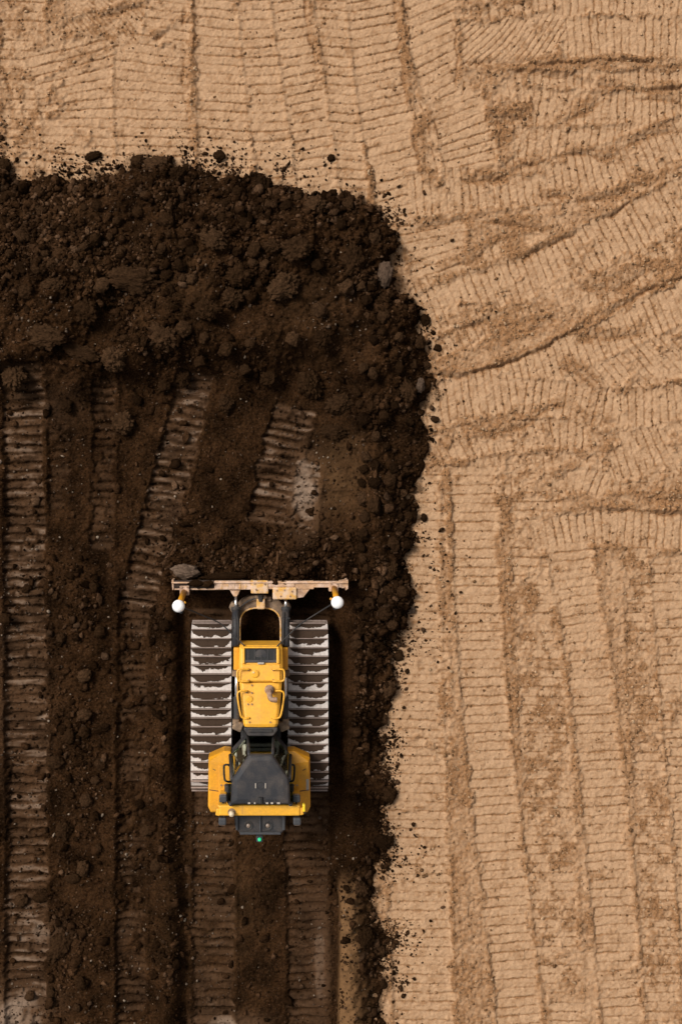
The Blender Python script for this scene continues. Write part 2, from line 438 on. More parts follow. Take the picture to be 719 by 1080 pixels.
stamp(D, [(142, 600), (140, 800), (138, 1130)], w=30, pitch=9.0, depth=0.06, brk=0.45, seed=402, level=-0.02, pale=0.26, gw=1.6, **k2)
stamp(D, [(210, 392), (190, 470), (166, 560), (145, 640)], w=38, pitch=9.6, depth=0.07, brk=0.25, seed=403, level=-0.03, pale=0.55, gw=1.7, skew=-6, **k2)
stamp(D, [(112, 400), (110, 480), (108, 580)], w=22, pitch=9.0, depth=0.06, brk=0.46, seed=404, level=-0.01, pale=0.25, gw=1.6, **k2)
stamp(D, [(310, 428), (296, 480), (282, 552)], w=42, pitch=9.2, depth=0.065, brk=0.22, seed=405, level=-0.03, pale=0.55, gw=1.7, skew=-3, **k2)
stamp(D, [(328, 486), (322, 520), (318, 562)], w=26, pitch=9.0, depth=0.05, brk=0.36, seed=406, level=-0.02, pale=0.8, gw=1.7, **k2)
stamp(D, [(60, 440), (62, 480), (62, 540)], w=20, pitch=9.0, depth=0.05, brk=0.42, seed=407, level=-0.01, pale=0.15, gw=1.6, **k2)
# floor under and behind the machine
flat = sst(186, 200, uu) * sst(362, 348, uu) * sst(612, 618, vv) * (1 - rgt)
D['h'] = D['h'] * (1 - flat) + (0.05 + 0.006 * (fbm(uu, vv, 20, 3, 35) - 0.5) + 0.6 * dcr * sst(850, 880, vv)) * flat
D['hs'] = D['hs'] * (1 - flat) + 0.05 * flat
stamp(D, [(224, 640), (226, 860), (224, 1130)], w=42, pitch=9.2, depth=0.055, brk=0.28, seed=408, level=-0.012, pale=0.34, gw=1.5, **k2)
stamp(D, [(324, 640), (323, 860), (325, 1130)], w=42, pitch=9.2, depth=0.055, brk=0.32, seed=409, level=-0.012, pale=0.30, gw=1.5, **k2)
D['h'] += 0.02 * crumb * 10 * 0.15 + 0.020 * (vn(uu, vv, 2.2, 91) - 0.5) + 0.022 * grit * (0.4 + fbm(uu, vv, 20, 2, 92))
# dusty and tan-coloured patches in the dark soil
def blob(x, y, rx, ry, a, sd0):
    return a * np.clip(np.exp(-(((uu - x) / rx) ** 2 + ((vv - y) / ry) ** 2)) * (0.2 + 1.6 * fbm(uu, vv, 14, 4, sd0)), 0, 1)
for b in ((22, 1065, 30, 28, 0.95, 51), (40, 985, 26, 16, 0.7, 52), (240, 1078, 34, 9, 0.85, 53), (337, 1010, 9, 70, 0.55, 54), (330, 955, 16, 20, 0.2, 55), (20, 730, 26, 60, 0.25, 56), (321, 518, 13, 34, 1.25, 57),
          (60, 430, 30, 20, 0.12, 58), (50, 260, 40, 30, 0.12, 59), (28, 770, 24, 60, 0.2, 46)):
    D['pale'] = np.maximum(D['pale'], blob(*b))
tanp = np.zeros_like(uu)
for b in ((355, 505, 26, 34, 0.42, 73), (365, 478, 22, 16, 0.25, 74), (170, 300, 60, 40, 0.08, 77), (330, 330, 40, 40, 0.07, 78), (255, 950, 18, 60, 0.10, 75), (220, 950, 60, 90, 0.07, 76)):
    tanp = np.maximum(tanp, blob(*b))
tanp = np.maximum(tanp, rgt * np.clip((0.95 * sst(384, 364, uu) + 0.22) * (0.35 + 1.2 * fbm(uu, vv, 16, 4, 71, 0.65)), 0, 1) * sst(905, 950, vv))
dk_edge = -0.045 * np.clip(-sd / 5, 0, 1) + D['h'] * (sd > 0)
soil_h = np.where(sd > 0, D['h'] + T['hs'] + 0.012, tan_h + np.clip(sd, -8, 0) * 0.012 + 0.012)

def grid_mesh(name, xs, ys, Z, keep, attrs):
    """quads of a height grid; xs to the right, ys downwards in the photo"""
    ny, nx = Z.shape
    X, Y = np.meshgrid((xs - CX) / S, -(ys - CY) / S)
    idx = np.full(Z.shape, -1, np.int64)
    used = np.zeros(Z.shape, bool)
    used[:-1, :-1] |= keep; used[1:, :-1] |= keep; used[:-1, 1:] |= keep; used[1:, 1:] |= keep
    idx[used] = np.arange(used.sum())
    co = np.stack([X[used], Y[used], Z[used]], 1).astype(np.float32)
    a = idx[:-1, :-1][keep]; b = idx[:-1, 1:][keep]; c = idx[1:, 1:][keep]; d = idx[1:, :-1][keep]
    quads = np.stack([d, c, b, a], 1).astype(np.int32)
    me = mesh_from(name, co, quads)
    for k, arr in attrs.items():
        at = me.attributes.new(k, 'FLOAT', 'POINT')
        at.data.foreach_set("value", arr[used].astype(np.float32))
    me.polygons.foreach_set("use_smooth", np.ones(len(quads), bool))
    return me

def mesh_from(name, co, faces):
    me = bpy.data.meshes.new(name)
    nf, k = faces.shape
    me.vertices.add(len(co)); me.vertices.foreach_set("co", co.astype(np.float32).ravel())
    me.loops.add(nf * k); me.loops.foreach_set("vertex_index", faces.astype(np.int32).ravel())
    me.polygons.add(nf)
    me.polygons.foreach_set("loop_start", np.arange(0, nf * k, k, dtype=np.int32))
    me.polygons.foreach_set("loop_total", np.full(nf, k, np.int32))
    me.update(calc_edges=True)
    return me

# ------------------------------------------------------------------ soil materials
def soil_material(name, dark):
    m, nt, nd, ln, b = new_mat(name)
    co = N(nd, "ShaderNodeTexCoord").outputs["Object"]
    def attr(n):
        a = N(nd, "ShaderNodeAttribute"); a.attribute_name = n; return a.outputs["Fac"]
    fine = noise_n(nd, ln, co, 20, 6, 0.8)
    mid = noise_n(nd, ln, co, 5, 6, 0.65)
    grain = noise_n(nd, ln, co, 34, 4, 0.75)
    if dark:
        c = mix_n(nd, ln, ramp_n(nd, ln, fine, [(0.38, 0.0), (0.62, 1.0)]), (0.0045, 0.0021, 0.0009), (0.042, 0.0190, 0.0078))  # moist soil, kept darker than its crumbs to paint shade into the gaps
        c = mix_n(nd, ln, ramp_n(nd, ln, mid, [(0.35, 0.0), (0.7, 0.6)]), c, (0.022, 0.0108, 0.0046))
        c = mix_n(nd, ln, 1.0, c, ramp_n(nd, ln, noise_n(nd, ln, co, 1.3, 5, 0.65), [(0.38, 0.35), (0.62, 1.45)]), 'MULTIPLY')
        c = mix_n(nd, ln, attr("pale"), c, (0.125, 0.069, 0.038))
        c = mix_n(nd, ln, ramp_n(nd, ln, attr('pale'), [(0.45, 0.0), (1.0, 0.8)]), c, (0.23, 0.165, 0.12))
        c = mix_n(nd, ln, attr("tanp"), c, (0.15, 0.080, 0.036))
        c = mix_n(nd, ln, ramp_n(nd, ln, grain, [(0.56, 0.0), (0.64, 0.55)]), c, (0.075, 0.043, 0.025))
    else:
        pale = mix_n(nd, ln, ramp_n(nd, ln, mid, [(0.3, 0.0), (0.7, 1.0)]), (0.362, 0.216, 0.118), (0.472, 0.298, 0.174))
        loose = mix_n(nd, ln, ramp_n(nd, ln, fine, [(0.38, 0.0), (0.62, 1.0)]), (0.135, 0.063, 0.026), (0.33, 0.172, 0.078))
        f = math_n(nd, ln, 'ADD', attr("loose"), math_n(nd, ln, 'MULTIPLY', math_n(nd, ln, 'SUBTRACT', fine, 0.5), 1.3))  # loose soil plus the painted shade of the print grooves
        c = mix_n(nd, ln, ramp_n(nd, ln, f, [(0.08, 0.0), (0.85, 1.0)]), pale, loose)
        c = mix_n(nd, ln, ramp_n(nd, ln, grain, [(0.36, 0.55), (0.43, 0.0)]), c, (0.15, 0.08, 0.038))
        c = mix_n(nd, ln, ramp_n(nd, ln, grain, [(0.58, 0.0), (0.66, 0.4)]), c, (0.62, 0.43, 0.27))
        dm = math_n(nd, ln, 'ADD', attr("dust"), math_n(nd, ln, 'MULTIPLY', math_n(nd, ln, 'SUBTRACT', grain, 0.5), 1.6))
        c = mix_n(nd, ln, ramp_n(nd, ln, dm, [(0.30, 0.0), (0.72, 0.85)]), c, (0.065, 0.035, 0.017))
    ln.new(c, b.inputs["Base Color"])
    b.inputs["Roughness"].default_value = 0.95
    b.inputs["Specular IOR Level"].default_value = 0.1 if not dark else 0.0
    bump_n(nd, ln, b, math_n(nd, ln, 'ADD', fine, math_n(nd, ln, 'MULTIPLY', grain, 0.5)), 0.6, 0.02)
    return m
M_TAN = soil_material("dry_tan_earth", False)
M_DARK = soil_material("moist_earth_gap_shade", True)

def clod_material(name, stops, rough=0.9, fleck=0.2, nscale=22, damp=False):
    m, nt, nd, ln, b = new_mat(name)
    co = N(nd, "ShaderNodeTexCoord").outputs["Object"]
    g = N(nd, "ShaderNodeNewGeometry").outputs["Random Per Island"]
    oi = N(nd, "ShaderNodeObjectInfo").outputs["Random"]
    rnd = math_n(nd, ln, 'FRACT', math_n(nd, ln, 'ADD', g, oi))
    c = ramp_n(nd, ln, rnd, stops)
    n = noise_n(nd, ln, co, nscale, 6, 0.75)
    c = mix_n(nd, ln, 1.0, c, ramp_n(nd, ln, n, [(0.35, 0.40), (0.65, 1.35)]), 'MULTIPLY')
    if damp:
        c = mix_n(nd, ln, 1.0, c, ramp_n(nd, ln, noise_n(nd, ln, co, 1.3, 5, 0.65), [(0.38, 0.42), (0.62, 1.45)]), 'MULTIPLY')
    c = mix_n(nd, ln, ramp_n(nd, ln, noise_n(nd, ln, co, 60, 3), [(0.66, 0.0), (0.76, fleck)]), c, (0.08, 0.05, 0.032))
    ln.new(c, b.inputs["Base Color"])
    b.inputs["Roughness"].default_value = rough
    b.inputs["Specular IOR Level"].default_value = 0.0
    bump_n(nd, ln, b, n, 1.0, 0.05)
    return m
M_CLOD = clod_material("dark_clod", [(0.0, (0.014, 0.0072, 0.0035)), (0.45, (0.035, 0.0168, 0.0076)), (0.8, (0.064, 0.032, 0.0155)), (1.0, (0.11, 0.062, 0.035))], damp=True)
M_CLODD = clod_material("dark_lump", [(0.0, (0.016, 0.0082, 0.004)), (0.5, (0.034, 0.0172, 0.008)), (1.0, (0.055, 0.029, 0.0145))], nscale=4)
M_CLODB = clod_material("brown_clod", [(0.0, (0.036, 0.0185, 0.0088)), (1.0, (0.068, 0.036, 0.018))], nscale=4)
M_CLODG = clod_material("grey_clod", [(0.0, (0.10, 0.064, 0.043)), (1.0, (0.14, 0.094, 0.066))], nscale=4)
M_PEB = clod_material("pale_pebble", [(0.0, (0.07, 0.044, 0.028)), (0.7, (0.14, 0.095, 0.065)), (1.0, (0.34, 0.26, 0.19))])
M_TCR = clod_material("tan_crumb", [(0.0, (0.16, 0.085, 0.04)), (0.5, (0.32, 0.18, 0.09)), (1.0, (0.56, 0.37, 0.22))])

# ------------------------------------------------------------------ ground and soil meshes
g_ = np.array([8, 24, 60, 130, 280, 600, 1300, 2800, 6000, 12000], np.float64)
xs = np.concatenate([U0 - g_[::-1], np.arange(U0, U1 + 1), U1 + g_])
ys = np.concatenate([V0 - g_[::-1], np.arange(V0, V1 + 1), V1 + g_])
pad = len(g_)
def ext(a, smooth=True):
    """carry a relief grid on past the frame, without the fine print"""
    e = np.pad(a, pad, mode='edge').astype(np.float32)
    if smooth:
        k = np.ones(61) / 61
        def sm(line): return np.convolve(np.pad(line, 30, mode='edge'), k, 'valid')
        lt, rt, tp_, bt = sm(e[:, pad:pad + 20].mean(1)), sm(e[:, -pad - 20:-pad].mean(1)), sm(e[pad:pad + 20].mean(0)), sm(e[-pad - 20:-pad].mean(0))
        e[:, :pad] = lt[:, None]; e[:, -pad:] = rt[:, None]
        e[:pad, pad:-pad] = tp_[None, pad:-pad]; e[-pad:, pad:-pad] = bt[None, pad:-pad]
    return e
Zg = ext(tan_h); Lg = ext(T['loose']); sdg = ext(sd, False)
fal = np.ones(Zg.shape)
Zg = Zg * fal
keep = ~((sdg[:-1, :-1] > 46) & (sdg[1:, 1:] > 46))
keep[:, :pad] = True; keep[:pad] = True; keep[-pad:] = True
ground = bpy.data.objects.new("ground", grid_mesh("ground", xs, ys, Zg, keep, {"loose": Lg, "dust": ext(dust)}))
ground.data.materials.append(M_TAN)
tag(link(ground), "tan compacted earth ground pressed with rows of track prints", None, None, "structure")

Zs = ext(soil_h); keep = (sdg[:-1, :-1] > -7) | (sdg[1:, 1:] > -7)
keep[:, :pad - 7] = False; keep[:pad - 4, :] = False
keep[-(pad - 7):, :] = False
soil = bpy.data.objects.new("dark_soil", grid_mesh("dark_soil", xs, ys, Zs, keep, {"pale": ext(D['pale']), "tanp": ext(tanp)}))
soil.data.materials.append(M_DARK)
tag(link(soil), "layer of moist dark brown soil pushed over the tan ground", None, None, "structure")

top_h = np.maximum(np.where(sd > -7, soil_h, -9), tan_h)
def height_at(px, py):
    x = np.clip(np.asarray(px, float) - U0, 0, uu.shape[1] - 2); y = np.clip(np.asarray(py, float) - V0, 0, uu.shape[0] - 2)
    xi = x.astype(int); yi = y.astype(int); fx = x - xi; fy = y - yi
    a = top_h
    return (a[yi, xi] * (1 - fx) + a[yi, xi + 1] * fx) * (1 - fy) + (a[yi + 1, xi] * (1 - fx) + a[yi + 1, xi + 1] * fx) * fy
def grid_at(A, px, py):
    return A[np.clip(np.round(py - V0).astype(int), 0, A.shape[0] - 1), np.clip(np.round(px - U0).astype(int), 0, A.shape[1] - 1)]

# ------------------------------------------------------------------ crumbs and gravel (stuff)
def ico(sub):
    bm = bmesh.new(); bmesh.ops.create_icosphere(bm, subdivisions=sub, radius=1.0)
    v = np.array([x.co[:] for x in bm.verts]); f = np.array([[x.index for x in p.verts] for p in bm.faces]); bm.free()
    return v, f
ICO1, ICO2, ICO4, ICO5 = ico(1), ico(2), ico(4), ico(5)

def rocky(base, seed, facets=7, amp=0.22, lo=0.42):
    """a broken lump: sphere cut by random planes, then roughened"""
    rg = np.random.default_rng(seed)
    v = base[0].copy()
    for _ in range(facets):
        n = rg.normal(size=3); n /= np.linalg.norm(n)
        dcut = rg.uniform(lo, 0.85)
        dp = v @ n
        over = np.maximum(dp - dcut, 0)
        v -= over[:, None] * n * 0.92
    ph = rg.random(3) * 50
    rr = 1 + amp * (fbm(v[:, 0] * 2 + v[:, 2] * 1.3 + ph[0], v[:, 1] * 2 - v[:, 2] * 1.1 + ph[1], 1.1, 3, 93) - 0.5) * 2
    return v * rr[:, None]

def scatter_mesh(name, px, py, rad, mat, base=ICO1, sink=0.2, seed=0, variants=12, flat=0.75):
    """many small lumps as one mesh, each resting on the relief"""
    rg = np.random.default_rng(seed)
    n = len(px)
    V = [rocky(base, seed * 50 + i, 7, 0.30 if len(base[0]) < 20 else 0.6) for i in range(variants)]
    Vs = np.stack(V)[rg.integers(0, variants, n)]
    ax = rg.normal(size=(n, 3)); ax /= np.linalg.norm(ax, axis=1)[:, None]
    an = rg.uniform(0, 6.28, n)
    K = np.zeros((n, 3, 3)); K[:, 0, 1] = -ax[:, 2]; K[:, 0, 2] = ax[:, 1]; K[:, 1, 0] = ax[:, 2]; K[:, 1, 2] = -ax[:, 0]; K[:, 2, 0] = -ax[:, 1]; K[:, 2, 1] = ax[:, 0]
    R = np.eye(3) + np.sin(an)[:, None, None] * K + (1 - np.cos(an))[:, None, None] * (K @ K)
    sc = rg.uniform(0.5, 1.45, (n, 1, 3))
    P = np.einsum('nij,nkj->nki', R, Vs * sc)
    P[:, :, 2] *= flat
    P *= (rad / S)[:, None, None]
    z = height_at(px, py) + rad / S * flat * (1 - 2 * sink) * 0.8
    P += np.stack([(px - CX) / S, -(py - CY) / S, z], 1)[:, None, :]
    nv = base[0].shape[0]
    F = (base[1][None] + (np.arange(n) * nv)[:, None, None]).reshape(-1, 3)
    me = mesh_from(name, P.reshape(-1, 3), F)
    me.materials.append(mat)
    o = bpy.data.objects.new(name, me)
    return link(o)

def under_dozer(px, py):
    return (px > 176) & (px < 372) & (py > 610) & (py < 852)
def sample(n, dens, seed, clear=True):
    rg = np.random.default_rng(seed)
    ox = np.empty(0); oy = np.empty(0)
    while len(ox) < n:
        x = rg.uniform(U0 + 2, U1 - 2, n * 3); y = rg.uniform(V0 + 2, V1 - 2, n * 3)
        k = rg.random(n * 3) < grid_at(dens, x, y)
        if clear: k &= ~under_dozer(x, y)
        ox = np.concatenate([ox, x[k]]); oy = np.concatenate([oy, y[k]])
    return ox[:n], oy[:n]

band = np.exp(-((sd - 20) / 24) ** 2) * (sd > -3) * sst(900, 600, vv - 300 * (uu < 300))
lanes = sst(560, 600, vv) * (np.exp(-((uu - 80) / 26) ** 2) + np.exp(-((uu - 178) / 14) ** 2) + 0.7 * np.exp(-((uu - 356) / 10) ** 2) + np.exp(-((uu - 388) / 10) ** 2) * (vv > 880))
clump = sst(0.44, 0.60, fbm(uu, vv, 44, 5, 95, 0.6))
dens_d = np.clip((sd > 0) * (0.09 + 0.45 * pile * (0.08 + clump) + 0.75 * band * (0.3 + clump) + 0.34 * lanes * (0.1 + clump) + 0.5 * front), 0, 1)
rgc = np.random.default_rng(31)
x, y = sample(30000, dens_d, 1)
tag(scatter_mesh("soil_crumbs", x, y, np.clip(rgc.lognormal(0.15, 0.48, len(x)) * (0.55 + 0.85 * grid_at(dens_d, x, y)), 0.5, 3.6), M_CLOD, seed=1), "small dark crumbs of loose soil strewn over the dark layer", "crumbs", None, "stuff")
dens_m = np.clip((sd > 2) * (0.02 + 0.16 * pile * clump + 0.9 * band * clump + 0.22 * lanes * clump + 0.35 * front), 0, 1)
x, y = sample(1500, dens_m, 2)
tag(scatter_mesh("soil_lumps", x, y, np.clip(rgc.lognormal(1.25, 0.3, len(x)), 2.4, 5.0), M_CLOD, base=ICO2, seed=2, flat=0.8), "fist sized dark soil lumps mixed through the loose dark layer", "soil lumps", None, "stuff")
dens_o = np.clip((sd < 3) * np.exp(np.minimum(sd, 0) / 12.0) * (0.1 + 1.2 * sst(0.45, 0.7, fbm(uu, vv, 34, 3, 96))), 0, 1)
x, y = sample(5200, dens_o, 3)
tag(scatter_mesh("spilled_crumbs", x, y, np.clip(rgc.lognormal(-0.2, 0.55, len(x)), 0.4, 3.2), M_CLOD, seed=3), "dark crumbs spilled on the tan ground beside the dark edge", "crumbs", None, "stuff")
dens_p = np.clip((sd > 4) * (0.10 + 0.6 * sst(0.5, 0.75, fbm(uu, vv, 70, 3, 97)) + D['pale'] * 0.8), 0, 1)
x, y = sample(2600, dens_p, 4)
tag(scatter_mesh("pale_pebbles", x, y, np.clip(rgc.lognormal(-0.15, 0.38, len(x)), 0.5, 2.2), M_PEB, seed=4), "tiny pale pebbles dotted through the dark soil", "pebbles", None, "stuff")
dens_t = np.clip((sd < -2) * (0.03 + 0.9 * sst(0.35, 0.9, T['loose'])), 0, 1)
x, y = sample(9000, dens_t, 5)
tag(scatter_mesh("tan_crumbs", x, y, np.clip(rgc.lognormal(-0.05, 0.38, len(x)), 0.5, 2.4), M_TCR, seed=5, sink=0.3), "tan crumbs of dry earth loose on the compacted ground", "crumbs", None, "stuff")

# ------------------------------------------------------------------ clods one can pick out
clod_meshes = []
for i in range(10):
    b = ICO4
    v = rocky(b, 900 + i, 6, 0.10, 0.62)
    nv_ = []
    for p in v:
        p = Vector(p); q = p * 1.5 + Vector((i * 7.3, i * 3.1, 0))
        lump = mnoise.fractal(q, 0.9, 2.1, 4) * 0.16
        cell = mnoise.voronoi(q * 1.6)[0]
        blocky = (cell[1] - cell[0])
        crumbly = mnoise.fractal(q * 4.5, 0.7, 2.0, 4) * 0.075
        nv_.append(p * (0.86 + lump + 0.30 * min(blocky, 0.7) + crumbly))
    v = np.array([tuple(p) for p in nv_])
    per = []
    for mat in (M_CLODD, M_CLODB, M_CLODG):
        me = mesh_from("clod", v, b[1]); me.materials.append(mat)
        me.polygons.foreach_set("use_smooth", np.ones(len(b[1]), bool))
        per.append(me)
    clod_meshes.append(per)
rug_meshes = []
for i in range(6):
    v = rocky(ICO5, 970 + i, 5, 0.15, 0.6)
    out = []
    for p in v:
        p = Vector(p); q = p * 1.9 + Vector((i * 5.7, 2.2, i * 1.9))
        c0 = mnoise.voronoi(q * 1.5)[0]; c1 = mnoise.voronoi(q * 3.4)[0]
        out.append(tuple(p * (0.72 + mnoise.fractal(q, 0.8, 2.1, 5) * 0.22 + 0.42 * min(c0[1] - c0[0], 0.55) + 0.22 * min(c1[1] - c1[0], 0.5) + mnoise.fractal(q * 7, 0.6, 2, 3) * 0.05)))
    v = np.array(out); per = []
    for mat in (M_CLODD, M_CLODB, M_CLODG):
        me = mesh_from("clod", v, ICO5[1]); me.materials.append(mat); per.append(me)
    rug_meshes.append(per)
def clod(name, px, py, w, h, ang, label, cat, kind=0, var=None, group=None, zs=0.7, dz=0.0, z=None, rugged=True):
    var = random.randrange(10) if var is None else var
    o = bpy.data.objects.new(name, clod_meshes[var][kind])
    if max(w, h) >= 19 and name == 'clod' and rugged: o.data = rug_meshes[random.randrange(6)][kind]
    k = min(w, h) / 2 / S
    zz = float(height_at(px, py)) if z is None else z
    zc = zz + k * zs * 0.45 + dz
    p = W(px, py, zc)
    o.location = p
    o.scale = (w / 2 / S * 1.12, h / 2 / S * 1.12, k * zs * 1.1)
    o.rotation_euler = (random.uniform(-.2, .2), random.uniform(-.2, .2), math.radians(ang))
    tag(link(o), label, cat, group)
    return o
CL = [  # px, py, w, h, angle, kind, label
    (405, 289, 17, 27, -8, 2, "pale grey upright stone at the dark soil's upper right edge"),
    (392, 298, 11, 13, 10, 1, "small brown clod touching the pale grey stone's left side"),
    (372, 275, 22, 32, 6, 0, "big rough dark clod left of the pale grey stone"),
    (395, 251, 13, 22, 0, 1, "oval brown clod at the dark soil's top right corner"),
    (333, 216, 22, 20, 15, 1, "rounded brown clod on the top edge, left of the corner"),
    (277, 197, 20, 21, 0, 0, "round dark clod poking up from the middle of the top edge"),
    (166, 174, 30, 22, -5, 0, "largest dark clod jutting from the top edge onto tan ground"),
    (146, 171, 17, 15, 20, 0, "dark clod directly left of the largest top edge clod"),
    (187, 185, 20, 17, 40, 0, "dark clod below and right of the largest top edge clod"),
    (9, 210, 24, 17, 32, 0, "long tilted dark clod at the photo's left border"),
    (4, 175, 15, 16, 0, 0, "dark clod at the left border where the tan ground begins"),
    (98, 164, 18, 10, 12, 0, "flat dark clod lying alone on tan prints, upper left"),
    (231, 164, 13, 12, 0, 0, "dark clod lying alone on tan prints above the top edge centre"),
    (349, 166, 8, 8, 0, 0, "small round dark clod alone on the tan ground, upper centre"),
    (196, 177, 10, 9, 0, 0, "small dark clod on tan ground right of the largest top edge clod"),
    (143, 296, 52, 27, -6, 0, "widest dark mound clod in the middle of the upper heap"),
    (300, 302, 34, 26, 35, 1, "angular brown clod in the right half of the upper heap"),
    (288, 259, 20, 14, 0, 1, "smooth brown clod above the angular one in the heap"),
    (225, 252, 28, 20, -30, 0, "slanting dark clod in the upper centre of the heap"),
    (55, 300, 26, 18, 10, 0, "dark clod on the left flank of the heap"),
    (48, 355, 38, 22, -12, 0, "layered dark slab in the lower left of the heap"),
    (85, 372, 40, 16, -16, 0, "long dark slab below the layered one, lower left heap"),
    (130, 446, 24, 24, 0, 1, "square brown clod left of the slanting track run"),
    (352, 456, 26, 16, -8, 1, "brown clod above the pale patch in front of the blade"),
    (358, 426, 30, 22, 10, 0, "dark lump behind the brown clod above the pale patch"),
    (429, 409, 17, 30, 22, 1, "long brown clod on the dark soil's right edge, upper part"),
    (443, 406, 10, 15, -10, 2, "small greyish stone beside the long right edge clod"),
    (411, 594, 14, 27, 14, 1, "upright brown slab on the right edge level with the blade"),
    (415, 574, 12, 15, 20, 1, "brown clod just above the upright slab by the blade"),
    (432, 644, 12, 8, 0, 2, "grey flat stone at the dark soil's right edge beside the tracks"),
    (410, 727, 13, 18, -20, 1, "brown clod on tan ground right of the engine hood"),
    (420, 692, 10, 12, 0, 1, "round brown clod on tan ground right of the track fronts"),
    (409, 838, 17, 18, 20, 0, "dark clod at the edge right of the cab"),
    (404, 888, 22, 14, 0, 0, "flat dark clod spilled at the edge near the rear lamps"),
    (386, 990, 18, 26, 0, 0, "dark clod on the light ridge at the bottom right"),
    (380, 936, 15, 20, 30, 1, "brown clod at the top of the light ridge"),
    (63, 998, 20, 32, -32, 1, "big angular brown clod at the lower left"),
    (87, 916, 14, 16, 0, 1, "brown clod above the big angular one, lower left"),
    (77, 927, 16, 10, 0, 0, "flat dark clod beside the brown one, lower left"),
    (68, 877, 17, 20, 0, 1, "rough brown clod on the ridge between the left lanes"),
    (105, 806, 11, 12, 0, 1, "small round brown clod between the left lanes"),
    (88, 773, 12, 13, 0, 0, "dark clod high on the ridge between the left lanes"),
    (22, 950, 16, 14, 0, 0, "dark clod lying on the leftmost track run"),
    (44, 946, 18, 13, 0, 0, "dark clod at the right rim of the leftmost track run"),
    (461, 367, 9, 8, 0, 0, "small dark clod alone on tan ground right of the heap"),
    (448, 337, 11, 12, 0, 0, "dark clod just off the right edge of the heap"),
    (449, 385, 10, 9, 0, 0, "dark clod spilled on tan ground above the long right edge clod"),
    (458, 442, 10, 7, -20, 0, "flat dark clod spilled below the long right edge clod"),
    (447, 546, 7, 9, 20, 0, "little dark clod spilled on tan prints in front of the blade's right end"),
    (404, 760, 10, 12, 0, 0, "dark clod on tan edge right of the hood's rear"),
    (400, 1004, 13, 14, 0, 0, "dark clod fallen right of the light ridge"),
    (404, 1038, 8, 9, 0, 0, "small dark clod near the bottom border right of the ridge"),
]
for px, py, w, h, a, kd, lab in CL:
    grey = kd == 2
    zs = 0.75
    if w > 24 and kd == 0: kd, zs = 1, 0.6
    clod("stone" if grey else "clod", px, py, w, h, a, lab, "stone" if grey else "clod", kd, zs=zs, dz=-0.02 if w > 30 else 0)
# further clods nobody could tell apart, by the zone they lie in
zones = [("clods along the right edge", "dark clod packed in the crumbly band along the dark soil's right edge", 70, lambda a, b: (a > 375) & (b > 300) & (b < 700)),
         ("clods along the top edge", "dark clod packed in the crumbly band along the dark soil's top edge", 46, lambda a, b: (b < 262)),
         ("clods over the heap", "dark clod half buried in the body of the upper heap", 52, lambda a, b: (b >= 262) & (b < 430) & (a < 375)),
         ("clods between the left lanes", "dark clod among the loose soil between the left lanes", 26, lambda a, b: (b > 600) & (a < 200))]
for gi, (grp, lab, cnt, cond) in enumerate(zones):
    x, y = sample(4000, dens_m, 60 + gi)
    k = cond(x, y) & (x > 4) & (x < 715) & (y < 1076)
    x, y = x[k], y[k]
    placed = [(c[0], c[1], max(c[2], c[3])) for c in CL]
    done = 0
    for a, b in zip(x, y):
        w = random.uniform(8.5, 15) if gi != 2 else random.choice((10, 12, 14, 17, 20, 25))
        if any(math.hypot(a - p, b - q) < (w + r) * 0.5 for p, q, r in placed): continue
        placed.append((a, b, w)); done += 1
        clod("clod", a, b, w, w * random.uniform(0.75, 1.35), random.uniform(0, 180), lab, "clod", 1 if random.random() < 0.22 else 0, group=grp, zs=0.8)
        if done >= cnt: break

# ================================================================== the bulldozer
ROOT = W(CX, 745, 0.0); ROOT.z = 0.05
dozer = bpy.data.objects.new("bulldozer", None)
dozer.location = ROOT
dozer.empty_display_size = 0.3
tag(link(dozer), "yellow crawler bulldozer with muddy steel tracks and wide front blade", "bulldozer")

def L(px, py, z): return W(px, py, z) - ROOT

